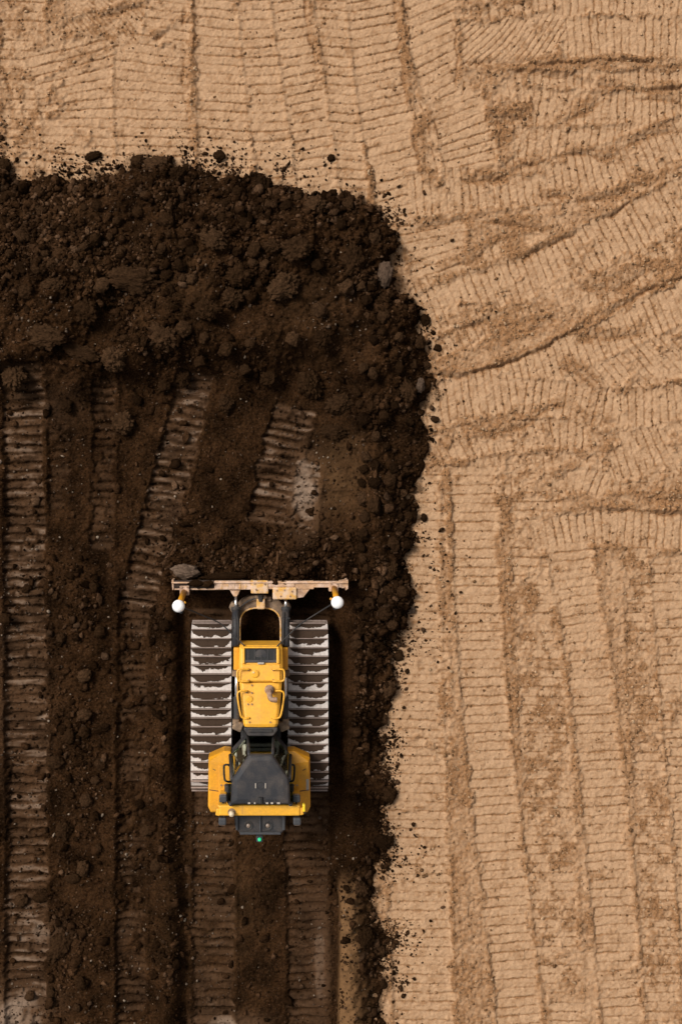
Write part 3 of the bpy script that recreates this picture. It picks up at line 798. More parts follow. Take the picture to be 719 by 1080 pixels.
class MB:
    def __init__(self): self.v = []; self.f = []
    def add(self, vs, fs):
        n = len(self.v); self.v += [Vector(p) for p in vs]; self.f += [[i + n for i in q] for q in fs]; return self
    def box(self, c, s, rz=0.0, rx=0.0, ry=0.0):
        R = Euler((rx, ry, rz)).to_matrix(); c = Vector(c)
        vs = [c + R @ Vector((sx * s[0] / 2, sy * s[1] / 2, sz * s[2] / 2)) for sz in (-1, 1) for sx, sy in ((-1, -1), (1, -1), (1, 1), (-1, 1))]
        return self.add(vs, [[3, 2, 1, 0], [4, 5, 6, 7], [0, 1, 5, 4], [1, 2, 6, 5], [2, 3, 7, 6], [3, 0, 4, 7]])
    def loft(self, rings, cap=True):
        n = len(rings[0]); vs = [p for r in rings for p in r]; fs = []
        for i in range(len(rings) - 1):
            for k in range(n):
                fs.append([i * n + k, i * n + (k + 1) % n, (i + 1) * n + (k + 1) % n, (i + 1) * n + k])
        if cap:
            fs.append(list(range(n))[::-1]); fs.append([(len(rings) - 1) * n + k for k in range(n)])
        return self.add(vs, fs)
    def prism(self, low, high): return self.loft([low, high])
    def cyl(self, a, b, r0, r1=None, n=14):
        a, b = Vector(a), Vector(b); r1 = r0 if r1 is None else r1
        q = (b - a).to_track_quat('Z', 'Y').to_matrix()
        ring = lambda c, r: [c + q @ Vector((r * math.cos(2 * math.pi * k / n), r * math.sin(2 * math.pi * k / n), 0)) for k in range(n)]
        return self.loft([ring(a, r0), ring(b, r1)])
    def tube(self, pts, r, n=8):
        P = [Vector(p) for p in pts]; rings = []
        for i, p in enumerate(P):
            d = (P[min(i + 1, len(P) - 1)] - P[max(i - 1, 0)]).normalized()
            up = Vector((0, 0, 1)) if abs(d.z) < 0.95 else Vector((0, 1, 0))
            s = d.cross(up).normalized(); u = s.cross(d)
            rings.append([p + (s * math.cos(2 * math.pi * k / n) + u * math.sin(2 * math.pi * k / n)) * r for k in range(n)])
        return self.loft(rings)
    def lathe(self, c, prof, n=20):
        c = Vector(c)
        return self.loft([[c + Vector((max(r, 1e-4) * math.cos(2 * math.pi * k / n), max(r, 1e-4) * math.sin(2 * math.pi * k / n), z)) for k in range(n)] for r, z in prof])
    def build(self, name, mat, parent, bevel=0.0, smooth=False, seg=2):
        me = bpy.data.meshes.new(name)
        me.from_pydata([tuple(p) for p in self.v], [], self.f)
        bm = bmesh.new(); bm.from_mesh(me); bmesh.ops.recalc_face_normals(bm, faces=bm.faces); bm.to_mesh(me); bm.free()
        me.materials.append(mat)
        if smooth: me.polygons.foreach_set("use_smooth", np.ones(len(me.polygons), bool))
        o = bpy.data.objects.new(name, me)
        link(o, parent)
        if bevel:
            b = o.modifiers.new("bevel", 'BEVEL'); b.width = bevel; b.segments = seg; b.limit_method = 'ANGLE'; b.angle_limit = math.radians(35)
        return o

YEL = painted("machine_yellow", (0.78, 0.385, 0.030), dirt=(0.30, 0.16, 0.065), rough=0.42, dirt_lo=0.47, dirt_hi=0.68, dirt_max=0.45)
YELO = painted("fender_yellow", (0.68, 0.30, 0.012), dirt=(0.24, 0.13, 0.06), rough=0.45, dirt_lo=0.45, dirt_hi=0.74, dirt_max=0.5)
BLADE = painted("worn_blade_paint", (0.52, 0.31, 0.17), dirt=(0.16, 0.085, 0.05), rough=0.7, dirt_lo=0.46, dirt_hi=0.66, dirt_max=0.8, scale=4, second=(0.60, 0.42, 0.31))
BOXY = painted("scuffed_orange_paint", (0.62, 0.33, 0.07), dirt=(0.17, 0.09, 0.045), rough=0.6, dirt_lo=0.5, dirt_hi=0.68, dirt_max=0.75, scale=4, second=(0.60, 0.42, 0.28))
FRAME = painted("dirty_frame", (0.17, 0.115, 0.075), dirt=(0.07, 0.042, 0.024), rough=0.75, dirt_lo=0.42, dirt_hi=0.66, dirt_max=0.8, scale=4, second=(0.27, 0.18, 0.11))
MUDDY = painted("soil_caked_steel", (0.022, 0.012, 0.007), dirt=(0.12, 0.07, 0.04), rough=0.9, dirt_lo=0.5, dirt_hi=0.68, dirt_max=0.7, scale=5)
DGREY = painted("dark_grey_paint", (0.019, 0.0195, 0.023), dirt=(0.14, 0.105, 0.08), rough=0.55, dirt_lo=0.46, dirt_hi=0.72, dirt_max=0.6, scale=3)
HOSE = painted("dusty_black_rubber", (0.022, 0.021, 0.021), dirt=(0.11, 0.08, 0.058), rough=0.7, dirt_lo=0.48, dirt_hi=0.7, dirt_max=0.6, scale=6)
BLACK = plain("black_plastic", (0.008, 0.0075, 0.007), 0.75)
CHROME = plain("bright_rod", (0.80, 0.78, 0.76), 0.25, 0.9)
WHITE = plain("antenna_white", (0.86, 0.85, 0.84), 0.4)
RUST = painted("rusty_pipe", (0.27, 0.15, 0.085), dirt=(0.12, 0.06, 0.035), rough=0.8, dirt_lo=0.45, dirt_hi=0.7, scale=9, second=(0.40, 0.27, 0.19))
GREY = plain("lamp_grey", (0.04, 0.04, 0.043), 0.55)
LENS = plain("lamp_lens", (0.22, 0.16, 0.12), 0.25)
AMBER = plain("beacon_cream", (0.62, 0.50, 0.34), 0.35)
STICK = plain("pale_sticker", (0.36, 0.31, 0.26), 0.6)
GREEN = plain("green_lamp", (0.02, 0.35, 0.16), 0.3, 0.0, (0.02, 0.9, 0.35), 0.25)
LGT = plain("bright_yellow", (0.80, 0.55, 0.02), 0.4)
SEAT = plain("seat_cloth", (0.035, 0.035, 0.036), 0.85)
ORAN = plain("console_orange", (0.70, 0.33, 0.12), 0.6)
DASH = plain("dash_green", (0.42, 0.52, 0.40), 0.5)

def glass_mat():
    m = bpy.data.materials.new("tinted_glass"); m.use_nodes = True
    nt = m.node_tree; nd, ln = nt.nodes, nt.links
    out = nd["Material Output"]; nd.remove(nd["Principled BSDF"])
    tr = nd.new("ShaderNodeBsdfTransparent"); tr.inputs[0].default_value = (0.80, 0.90, 0.80, 1)
    gl = nd.new("ShaderNodeBsdfGlossy"); gl.inputs[0].default_value = (0.62, 0.68, 0.55, 1); gl.inputs["Roughness"].default_value = 0.06
    fr = nd.new("ShaderNodeFresnel"); fr.inputs[0].default_value = 1.5
    mx = nd.new("ShaderNodeMixShader")
    ln.new(fr.outputs[0], mx.inputs[0]); ln.new(tr.outputs[0], mx.inputs[1]); ln.new(gl.outputs[0], mx.inputs[2]); ln.new(mx.outputs[0], out.inputs[0])
    return m
GLASS = glass_mat()

def shoe_mat():
    """polished steel with mud packed against the grouser, different on each shoe"""
    m, nt, nd, ln, b = new_mat("track_steel")
    tc = N(nd, "ShaderNodeTexCoord").outputs["Object"]
    oi = N(nd, "ShaderNodeObjectInfo").outputs["Random"]
    cx = N(nd, "ShaderNodeCombineXYZ"); ln.new(math_n(nd, ln, 'MULTIPLY', oi, 91.0), cx.inputs[2]); ln.new(math_n(nd, ln, 'MULTIPLY', oi, 37.0), cx.inputs[0])
    va = N(nd, "ShaderNodeVectorMath"); va.operation = 'ADD'; ln.new(tc, va.inputs[0]); ln.new(cx.outputs[0], va.inputs[1])
    vec = va.outputs[0]
    sp = N(nd, "ShaderNodeSeparateXYZ"); ln.new(tc, sp.inputs[0])
    n1 = noise_n(nd, ln, vec, 5.5, 3, 0.5); n2 = noise_n(nd, ln, vec, 17, 4, 0.6)
    ax = math_n(nd, ln, 'ABSOLUTE', sp.outputs[0])
    x4 = math_n(nd, ln, 'POWER', math_n(nd, ln, 'MULTIPLY', ax, 2.27), 4.0)
    # +y is the grouser side; mud reaches further down in the middle
    f = math_n(nd, ln, 'MULTIPLY', sp.outputs[1], 8.5)
    f = math_n(nd, ln, 'ADD', f, math_n(nd, ln, 'MULTIPLY', math_n(nd, ln, 'SUBTRACT', n1, 0.46), 1.9))
    f = math_n(nd, ln, 'ADD', f, math_n(nd, ln, 'MULTIPLY', math_n(nd, ln, 'SUBTRACT', n2, 0.5), 0.9))
    f = math_n(nd, ln, 'SUBTRACT', f, math_n(nd, ln, 'MULTIPLY', x4, 1.1))
    f = math_n(nd, ln, 'ADD', f, math_n(nd, ln, 'ADD', math_n(nd, ln, 'MULTIPLY', oi, 0.9), 0.0))
    mask = ramp_n(nd, ln, f, [(0.0, 0.0), (0.10, 1.0)])
    top = ramp_n(nd, ln, sp.outputs[2], [(0.028, 0.0), (0.034, 1.0)])      # the grouser itself stays half muddy
    steel = mix_n(nd, ln, n2, (0.30, 0.25, 0.22), (0.78, 0.71, 0.66))
    mud = mix_n(nd, ln, noise_n(nd, ln, vec, 40, 4), (0.022, 0.0115, 0.006), (0.062, 0.036, 0.021))
    c = mix_n(nd, ln, mask, steel, mud)
    c = mix_n(nd, ln, top, c, mix_n(nd, ln, n2, (0.13, 0.09, 0.07), (0.36, 0.28, 0.24)))
    ln.new(c, b.inputs["Base Color"])
    b.inputs["Metallic"].default_value = 0.0
    b.inputs["Specular IOR Level"].default_value = 0.3
    ln.new(ramp_n(nd, ln, mask, [(0.0, 0.42), (1.0, 0.9)]), b.inputs["Roughness"])
    bump_n(nd, ln, b, mask, 0.8, 0.02)
    return m
STEEL = shoe_mat()
CHAIN = painted("muddy_track_chain", (0.05, 0.035, 0.025), dirt=(0.03, 0.018, 0.01), rough=0.85, scale=5)

# ---- tracks
def track_loop(yr, rr_, yf, rf):
    """closed path (y, z, angle) round the rear and front wheels, evenly spaced"""
    pts = []
    for k in range(61):
        a = math.pi / 2 + math.pi * k / 60            # rear, top to bottom
        pts.append((yr + rr_ * math.cos(a), rr_ + rr_ * math.sin(a)))
    for k in range(61):
        a = -math.pi / 2 + math.pi * k / 60
        pts.append((yf + rf * math.cos(a), rf + rf * math.sin(a)))
    for k in range(1, 14):                            # slight sag in the top run
        t = k / 14
        pts.append((yf + (yr - yf) * t, 2 * rf + (2 * rr_ - 2 * rf) * t - 0.035 * math.sin(math.pi * t)))
    P = np.array(pts + [pts[0]])
    seg = np.hypot(*np.diff(P, axis=0).T); s = np.concatenate([[0], np.cumsum(seg)])
    n = int(round(s[-1] / 0.19)); q = (np.arange(n) + 0.35) * s[-1] / n
    y = np.interp(q, s, P[:, 0]); z = np.interp(q, s, P[:, 1])
    y2 = np.interp((q + 0.02) % s[-1], s, P[:, 0]); z2 = np.interp((q + 0.02) % s[-1], s, P[:, 1])
    return y, z, np.arctan2(z2 - z, y2 - y), s[-1] / n

y_front = L(274, 656, 0.55).y; y_rear = L(274, 833, 0.5).y
RR, RF = 0.455, 0.415
ty, tz, ta, tp = track_loop(y_rear + RR + 0.06, RR, y_front - RF - 0.05, RF)
SW = 0.875
shoe_mb = MB()
shoe_mb.box((0, -0.004, 0.0), (SW, tp * 0.97, 0.022))
shoe_mb.loft([[Vector((x, tp * 0.40, 0.011)), Vector((x, tp * 0.40 + 0.026, 0.011)), Vector((x, tp * 0.40 + 0.020, 0.066)), Vector((x, tp * 0.40 + 0.004, 0.066))] for x in (-SW / 2, SW / 2)])
for bx, by in ((-0.09, -0.05), (0.09, -0.05), (-0.09, 0.03), (0.09, 0.03)):
    shoe_mb.cyl((bx, by, 0.011), (bx, by, 0.026), 0.013, n=6)
tracks = []
first_shoe = None
for side, xc in ((-1, L(222.5, 740, 0.95).x), (1, L(325, 740, 0.95).x)):
    t = MB()
    for yy in (-0.10, 0.10):                              # chain links inside the shoes
        ring = []
        for k in range(0, len(ty)):
            n_ = Vector((0, math.sin(ta[k]), -math.cos(ta[k])))
            c = Vector((xc + yy, ty[k], tz[k]))
            t.box(c - n_ * 0.045, (0.05, tp * 0.8, 0.07), rx=ta[k])
    t.box((xc, (y_rear + y_front) / 2, 0.46), (0.34, (y_front - y_rear) - 1.0, 0.34))
    tr = t.build("track", CHAIN, dozer)
    fr = MB(); fr.cyl((xc - 0.1, y_rear + RR + 0.06, RR), (xc + 0.1, y_rear + RR + 0.06, RR), RR - 0.09, n=24); fr.build("sprocket", CHAIN, tr, smooth=False)
    fr = MB(); fr.cyl((xc - 0.1, y_front - RF - 0.05, RF), (xc + 0.1, y_front - RF - 0.05, RF), RF - 0.09, n=24); fr.build("idler_wheel", CHAIN, tr)
    for k in range(len(ty)):
        if first_shoe is None:
            first_shoe = shoe_mb.build("shoe", STEEL, tr); o = first_shoe
        else:
            o = bpy.data.objects.new("shoe", first_shoe.data); link(o, tr)
        o.location = (xc, ty[k], tz[k])
        o.rotation_euler = (ta[k] + math.pi, 0, 0)      # outward normal up on the top run
    tracks.append(tr)

# ---- body frame under the hood
m = MB(); m.box(((L(275, 0, 1).x), (L(0, 700, 1).y + L(0, 850, 1).y) / 2, 0.75), (0.86, L(0, 700, 1).y - L(0, 850, 1).y, 0.7))
m.build("main_frame", HOSE, dozer, 0.02)

# ---- hood
def hood_ring(py, hw_px, cxp, z, zl):
    top = [L(cxp - hw_px, py, z - 0.06), L(cxp - hw_px + 3, py, z - 0.01), L(cxp, py, z), L(cxp + hw_px - 3, py, z - 0.01), L(cxp + hw_px, py, z - 0.06)]
    y = top[2].y
    for p in top: p.y = y
    return top + [Vector((top[4].x, y, zl)), Vector((top[0].x, y, zl))]
m = MB()
m.loft([hood_ring(680.5, 21.5, 275, 1.60, 0.9), hood_ring(684, 23, 275, 1.66, 0.9), hood_ring(700, 23.5, 275, 1.72, 0.9), hood_ring(719.4, 23.2, 275, 1.80, 0.95)])
hood = m.build("hood", YEL, dozer, 0.02)
m = MB()
m.loft([hood_ring(720.3, 22.6, 275, 1.79, 0.95), hood_ring(745, 20.5, 275, 1.90, 1.0), hood_ring(764, 18.5, 275, 1.98, 1.0), hood_ring(767.5, 17.2, 275, 1.96, 1.0)])
rhood = m.build("rear_hood", YEL, dozer, 0.018)
# raised lid with rounded filler, front cover
def slab(px0, py0, px1, py1, za, zb, th):
    """a plate whose top runs from za at py0 to zb at py1"""
    lo = [L(px0, py0, za), L(px1, py0, za), L(px1, py1, zb), L(px0, py1, zb)]
    dn = [p - Vector((0, 0, th)) for p in lo]
    return dn, lo
m = MB(); m.prism(*slab(254.5, 701, 295.5, 718.6, 1.735, 1.812, 0.05)); m.build("hood_lid", YEL, hood, 0.02)
m = MB(); c = L(269, 711, 1.79); m.lathe(c, [(0.085, -0.03), (0.085, 0.01), (0.06, 0.022), (0, 0.024)]); m.build("filler_lid", YEL, hood)
m = MB(); c = L(267.5, 709.5, 1.81); m.lathe(c, [(0.016, 0), (0.016, 0.014), (0, 0.016)], 10); m.build("filler_knob", AMBER, hood)
# radiator opening with its guard
m = MB(); m.prism(*slab(258, 684, 291.5, 699, 1.672, 1.732, 0.04)); gr = m.build("radiator_grille", BLACK, hood)
for k in range(5):
    a = 261 + k * 6.9
    m = MB(); m.prism(*slab(a, 685, a + 1.4, 698, 1.684, 1.742, 0.02)); m.build("grille_bar", HOSE, gr)
m = MB(); m.prism(*slab(258, 696.3, 291.5, 698.8, 1.738, 1.752, 0.03)); m.build("grille_sill", DGREY, gr)
m = MB()
for a in (((255.5, 682.2, 294, 684), (1.672, 1.682)), ((255.2, 684, 258, 700), (1.682, 1.745)), ((291.5, 684, 294.4, 700), (1.682, 1.745))):
    m.prism(*slab(*a[0], a[1][0] + 0.03, a[1][1] + 0.03, 0.07))
m.build("grille_surround", YEL, hood, 0.012)
m = MB(); m.box(L(275, 699.6, 1.76), (0.13, 0.04, 0.03)); m.build("latch", STICK, hood)
# fan shroud ring seen through the grille
m = MB(); c = L(275, 691.5, 1.70); m.lathe(c, [(0.13, -0.01), (0.13, 0.006), (0.05, 0.01), (0, 0.01)], 20); m.build("fan_hub", DGREY, gr)
# bolts on the hood
for px, py, z in ((262, 707, 1.79), (288, 707, 1.79), (262, 717.5, 1.82), (288, 717.5, 1.82), (265.5, 723, 1.82), (265.5, 731, 1.86), (260, 730.5, 1.86), (265.5, 743, 1.90), (261.5, 743, 1.90), (263, 762, 1.98), (285, 762, 1.98)):
    m = MB(); c = L(px, py, z); m.cyl(c - Vector((0, 0, 0.04)), c + Vector((0, 0, 0.012)), 0.017, n=8); m.build("bolt", RUST, hood if py < 720 else rhood)
m = MB(); c = L(263, 737.5, 1.87); m.lathe(c, [(0.07, -0.03), (0.07, 0.012), (0.055, 0.016), (0, 0.016)]); m.build("round_cover", YEL, rhood)
# exhaust
m = MB(); e = [L(284, 727.5, 1.82), L(284, 728, 2.02)]
m.cyl(e[0], e[1], 0.075, n=18); ex = m.build("exhaust_pipe", RUST, dozer, smooth=True)
m = MB(); pts = [L(284, 728, 2.0), L(284, 730.5, 2.08), L(284.5, 734.5, 2.10), L(286.5, 737.8, 2.10), L(292.2, 738.6, 2.10)]
P = catmull([tuple(p) for p in pts], 5); m.tube(P, 0.055, 12); m.build("exhaust_elbow", RUST, ex, smooth=True)
m = MB(); m.lathe(L(284, 727.6, 1.83), [(0.10, -0.02), (0.10, 0.03), (0.075, 0.035)], 18); m.build("clamp", RUST, ex)
# handrails
for sx in (-1, 1):
    for a, b, z, o0, o1 in ((706, 718.6, 1.84, 13, 24.6), (729, 757.5, 1.93, 15, 24.5)):
        q = 0.16 * (b - a)
        b_in = o0 - (2.5 if b > 740 else 0)
        b_out = o1 - (3.0 if b > 740 else 0)
        pts = [(275 + sx * o0, a, z - 0.09), (275 + sx * o0, a, z), (275 + sx * (o1 - 3), a, z + 0.02), (275 + sx * o1, a + q, z + 0.02), (275 + sx * b_out, b - q, z + 0.05), (275 + sx * (b_out - 3), b, z + 0.05), (275 + sx * b_in, b, z + 0.05), (275 + sx * b_in, b, z - 0.07)]
        m = MB(); m.tube(catmull([tuple(L(*p)) for p in pts], 4), 0.02, 8); m.build("handrail", YEL, dozer, smooth=True)

# ---- lift cylinders and hydraulic run on both sides
for sx in (-1, 1):
    x0 = 275 + sx * 26.3
    x1 = 275 + sx * 25.6
    m = MB(); m.cyl(L(x0, 682, 1.25), L(x0, 641, 1.0), 0.085, n=18); ly = m.build("lift_cylinder", DGREY, dozer, smooth=False)
    ly.data.polygons.foreach_set("use_smooth", [len(p.vertices) == 4 for p in ly.data.polygons])
    m = MB(); m.cyl(L(x0, 642, 1.0), L(x0, 626, 0.85), 0.032, n=12); m.build("piston_rod", CHROME, ly, smooth=True)
    m = MB(); m.cyl(L(x0, 644, 1.015), L(x0, 640.5, 0.995), 0.10, n=16); m.build("gland", HOSE, ly)
    m = MB(); m.tube([tuple(L(x0 - sx * 2.6, 680, 1.34)), tuple(L(x0 - sx * 2.6, 660, 1.24)), tuple(L(x0 - sx * 1.4, 646, 1.12))], 0.022, 8); m.build("hose", HOSE, ly, smooth=True)
    for py_ in (652, 662, 672):
        m = MB(); m.box(L(x0, py_, 1.16 + (py_ - 662) * 0.006), (0.18, 0.035, 0.10)); m.build("clip", HOSE, ly, 0.01)
    m = MB()
    ya = L(x1, 682.5, 1.28).y; yb = L(x1, 707, 1.35).y
    m.box(((L(x1, 690, 1.3).x), (ya + yb) / 2, 1.20), (0.125, abs(ya - yb), 0.26)); yk = m.build("cylinder_yoke", YELO, dozer, 0.03)
    m = MB(); m.cyl(L(x1, 707, 1.3), L(x1, 737, 1.36), 0.04, n=12); m.build("steel_rod", CHROME, dozer, smooth=True)
    m = MB(); m.box(L(x1 + sx * 0.8, 710, 1.28), (0.16, 0.12, 0.2)); m.build("rod_bracket", FRAME, yk, 0.02)
    m = MB(); m.cyl(L(x1, 735, 1.32), L(x1 - sx * 0.5, 761, 1.40), 0.075, n=14); hz = m.build("hydraulic_tube", HOSE, dozer, smooth=False)
    for j_ in range(3):
        m = MB(); m.tube([tuple(L(x1 - sx * (3.5 - j_ * 1.5), 724 + j_ * 3, 1.25)), tuple(L(x1 - sx * (3.2 - j_ * 1.6), 742, 1.30 + 0.05 * j_)), tuple(L(x1 - sx * (4.2 - j_ * 1.2), 764, 1.4))], 0.02, 6); m.build("hose", HOSE, hz, smooth=True)
    m = MB(); m.box(L(x1 - sx * 1.5, 765, 1.40), (0.20, 0.20, 0.24), rz=sx * 0.4); m.box(L(x1 + sx * 0.6, 761, 1.45), (0.14, 0.10, 0.14)); m.build("valve_block", FRAME, dozer, 0.02)

# ---- C-shaped push frame
def arch(rx, ry, cyp, cxp, foot, z, n=18):
    out = [L(cxp - rx, foot, z)]
    for k in range(n + 1):
        a = math.pi - math.pi * k / n
        e = 0.72
        ca, sa = math.cos(a), math.sin(a)
        out.append(L(cxp + rx * math.copysign(abs(ca) ** e, ca), cyp - ry * abs(sa) ** e, z))
    out.append(L(cxp + rx, foot, z))
    return out
def arch_mesh(o, i, z0, z1):
    m = MB(); n = len(o)
    down = lambda ps: [p - Vector((0, 0, z1 - z0)) for p in ps]
    vs = o + i + down(o) + down(i); fs = []
    for k in range(n - 1):
        fs += [[k, k + 1, n + k + 1, n + k], [2 * n + k, 3 * n + k, 3 * n + k + 1, 2 * n + k + 1], [k, 2 * n + k, 2 * n + k + 1, k + 1], [n + k, n + k + 1, 3 * n + k + 1, 3 * n + k]]
    fs += [[0, n, 3 * n, 2 * n], [n - 1, 3 * n - 1, 4 * n - 1, 2 * n - 1]]
    return m.add(vs, fs)
o_ = arch(28.5, 33, 661, 274.3, 712, 0.72); i_ = arch(20.8, 19, 661, 274.3, 712, 0.72)
cf = arch_mesh(o_, i_, 0.38, 0.72).build("push_frame", FRAME, dozer, 0.03)
m = arch_mesh(arch(22.3, 20.5, 661, 274.3, 705, 0.735), arch(20.8, 19, 661, 274.3, 705, 0.735), 0.40, 0.735); m.build("frame_lip", BOXY, cf, 0.006)
m = MB(); m.tube(catmull([tuple(L(*p)) for p in ((252, 652, 0.74), (254, 641, 0.78), (262, 634, 0.8), (271, 630.5, 0.86))], 6), 0.02, 8); m.build("hose", HOSE, cf, smooth=True)
for sx in (-1, 1):
    m = MB(); q = [L(274.3 + sx * a, b, 0.80) for a, b in ((24.5, 636.5), (30, 635), (33, 640.5), (30, 646.5), (25, 647))]
    m.prism([p - Vector((0, 0, 0.3)) for p in q], q); m.build("trunnion_plate", FRAME, cf, 0.02)
m = MB(); m.box(L(275, 636.5, 0.80), (0.19, 0.24, 0.22)); m.build("pivot_block", BOXY, cf, 0.035)
m = MB(); m.cyl(L(275, 634, 0.86), L(275, 626.5, 0.9), 0.065, n=14); m.build("pivot_neck", HOSE, cf)
m = MB(); m.box(L(275, 629.5, 0.84), (0.26, 0.08, 0.12)); m.box(L(283.5, 631.5, 0.74), (0.10, 0.12, 0.1)); m.build("pivot_clamp", FRAME, cf, 0.02)

# ---- blade
zt = 1.12
yb0 = L(0, 611.5, zt).y            # front top lip
hx = 93.0 * (H - zt) / (S * H)
prof = []                          # front face, concave, top to bottom then back up
for k in range(11):
    t = k / 10
    prof.append((yb0 - 0.02 - 0.16 * math.sin(math.pi * (0.08 + 0.72 * t)) + 0.10 * t + 0.02, zt - t * (zt + 0.02)))
back = [(y - 0.035, z) for y, z in prof][::-1]
ring = prof + back
m = MB(); m.loft([[Vector((x, y, z)) for y, z in ring] for x in (-hx, -hx / 2, 0, hx / 2, hx)])
blade = m.build("blade", BLADE, dozer, 0.006)
def bpx(x0, y0, x1, y1, z, th, name, mat, bev=0.012, par=None):
    m = MB(); m.prism(*slab(x0, y0, x1, y1, z, z, th)); return m.build(name, mat, par or blade, bev)
bpx(181.5, 612.3, 226, 620.5, zt - 0.012, 0.10, "top_rail", MUDDY)
bpx(226, 612.8, 265, 622.0, zt + 0.010, 0.16, "top_rail", BLADE)
bpx(283, 612.8, 331, 621.5, zt + 0.010, 0.16, "top_rail", BLADE)
bpx(330.6, 613.2, 360, 619.8, zt + 0.016, 0.14, "top_rail", BLADE)
for xa in (199, 208, 217, 233, 239.5, 246, 252.5, 258.5):
    bpx(xa, 613.6, xa + 1.1, 621.2, zt + 0.022, 0.05, "rib", BOXY if xa > 226 else MUDDY, 0.004)
bpx(182, 620.6, 236, 622.4, zt - 0.03, 0.12, "rear_lip", BLADE)
bpx(264.5, 612.4, 283, 626.2, zt + 0.035, 0.34, "centre_bracket", BOXY, 0.02)
cb = bpx(287.5, 619.5, 313, 632.5, zt + 0.05, 0.42, "cylinder_guard", BOXY, 0.03)
bpx(283.2, 613.6, 311, 619.4, zt + 0.030, 0.2, "guard_neck", BLADE, 0.02)
m = MB(); q = [L(a, b, zt - 0.01) for a, b in ((312.8, 613.8), (331, 613.8), (331, 620), (326.5, 621.8), (320, 630.2), (312.8, 631))]
m.prism([p - Vector((0, 0, 0.3)) for p in q], q); m.build("gusset", BLADE, blade, 0.015)
m = MB(); q = [L(a, b, zt - 0.06) for a, b in ((241.5, 621), (254, 621), (251.5, 626.5), (249.5, 629.5), (246.8, 629.5), (244.5, 626.5))]
m.prism([p - Vector((0, 0, 0.25)) for p in q], q); m.build("cylinder_lug", BLADE, blade, 0.012)
for a0, a1 in ((181, 183.2), (364.6, 367.2)):
    m = MB(); q = [L(a, b, zt + 0.004) for a, b in ((a0, 611.6), (a1, 611.6), (a1, 621), (a0 + (0.8 if a0 < 200 else -0.2), 623))]
    m.prism([p - Vector((0, 0, 1.0)) for p in q], q); m.build("end_plate", BLADE, blade, 0.008)
m = MB(); q = [L(a, b, zt + 0.008) for a, b in ((358, 613), (364.4, 612.4), (366.5, 616), (363.5, 620.5), (360.5, 620.5), (358, 618.8))]
m.prism([p - Vector((0, 0, 0.3)) for p in q], q); m.build("corner_cap", BLADE, blade, 0.012)
for px, py in ((268, 615.5), (279, 616), (270, 622), (292, 623), (300, 622.5), (308, 624), (296, 629), (306, 629)):
    m = MB(); c = L(px, py, zt + 0.055); m.cyl(c - Vector((0, 0, 0.05)), c + Vector((0, 0, 0.012)), 0.02, n=6); m.build("bolt", RUST, blade)

# ---- satellite antennas on the blade
for sx, bx_, by_, tx_, ty_, jx, jy in ((-1, 194.5, 622.5, 188.3, 639.2, 232, 657.5), (1, 351.8, 618.5, 355.6, 635.3, 316, 659)):
    bpx(bx_ - 5, by_ - 4.5, bx_ + 5, by_ + 5.5, zt + 0.05, 0.22, "mast_bracket", BLADE, 0.015)
    for dx, dy in ((-3, -3), (3, -3), (3, 3)):
        m = MB(); c = L(bx_ + dx, by_ + dy, zt + 0.06); m.cyl(c - Vector((0, 0, 0.03)), c + Vector((0, 0, 0.012)), 0.02, n=6); m.build("bolt", RUST, blade)
    zb = 2.62
    m = MB(); m.cyl(L(bx_ + sx * 0.5, by_ + 2.0, zt + 0.04), L(tx_, ty_, zb), 0.062, n=14)
    mast = m.build("antenna_mast", YELO, dozer, smooth=False)
    mast.data.polygons.foreach_set("use_smooth", [len(p.vertices) == 4 for p in mast.data.polygons])
    m = MB(); c = L(tx_, ty_, zb); r = 0.128
    m.lathe(c, [(0.05, -0.03), (0.11, -0.015), (r, 0.01), (r, 0.035), (0.115, 0.072), (0.085, 0.098), (0.045, 0.112), (0, 0.116)], 28)
    m.build("antenna_dome", WHITE, mast, smooth=True)
    m = MB(); m.cyl(L(tx_ - sx * 3.5, ty_ + 2.5, zb - 0.30), L(tx_ - sx * 2.2, ty_ + 6.4, zb - 0.2), 0.045, n=10); m.build("antenna_plug", HOSE, mast)
    m = MB(); m.box(L(tx_ - sx * 5.0, ty_ - 2.5, zb - 0.35), (0.12, 0.05, 0.07), rz=-sx * 0.6); m.build("cable_arm", YELO, mast, 0.01)
    end = L(258 if sx < 0 else 291, 681.5 if sx < 0 else 683, 1.66)
    a = L(tx_ - sx * 4, ty_ + 1.0, zb - 0.4); b = L(jx, jy, 1.62)
    pts = catmull([tuple(a), tuple((a + b) / 2 - Vector((0, 0, 0.05))), tuple(b), tuple((b + end) / 2 - Vector((0, 0, 0.04))), tuple(end)], 6)
    m = MB(); m.tube(pts, 0.014, 6); m.build("antenna_cable", HOSE, dozer, smooth=True)

# ---- cowl and cab
m = MB(); q = [L(a, b, 1.93) for a, b in ((257, 767.5), (293, 767.5), (292.5, 771), (288, 777), (262, 777), (257.5, 771))]
m.prism([p - Vector((0, 0, 0.7)) for p in q], q); cw = m.build("cowl", DGREY, dozer, 0.03)
m = MB(); m.box(L(274.5, 771, 1.95), (0.5, 0.06, 0.04)); m.build("cowl_seam", HOSE, cw, 0.01)
ZR, ZC = 3.05, 1.62
roofp = [(262.5, 796), (287.5, 796), (305, 822.5), (306.2, 848.5), (243.2, 848.5), (244.5, 822.5)]
lowp = [(261.5, 776.5), (288.5, 776.5), (306, 797), (308, 846), (241.4, 846), (243, 797)]
cab = MB(); q = [L(a, b, ZC - 0.02) for a, b in lowp]
cab.prism([Vector((p.x, p.y, 1.0)) for p in q], q)
cabo = cab.build("cab", DGREY, dozer, 0.02)
lo = [L(a, b, ZC) for a, b in lowp]; hi = [L(a, b, ZR - 0.05) for a, b in roofp]
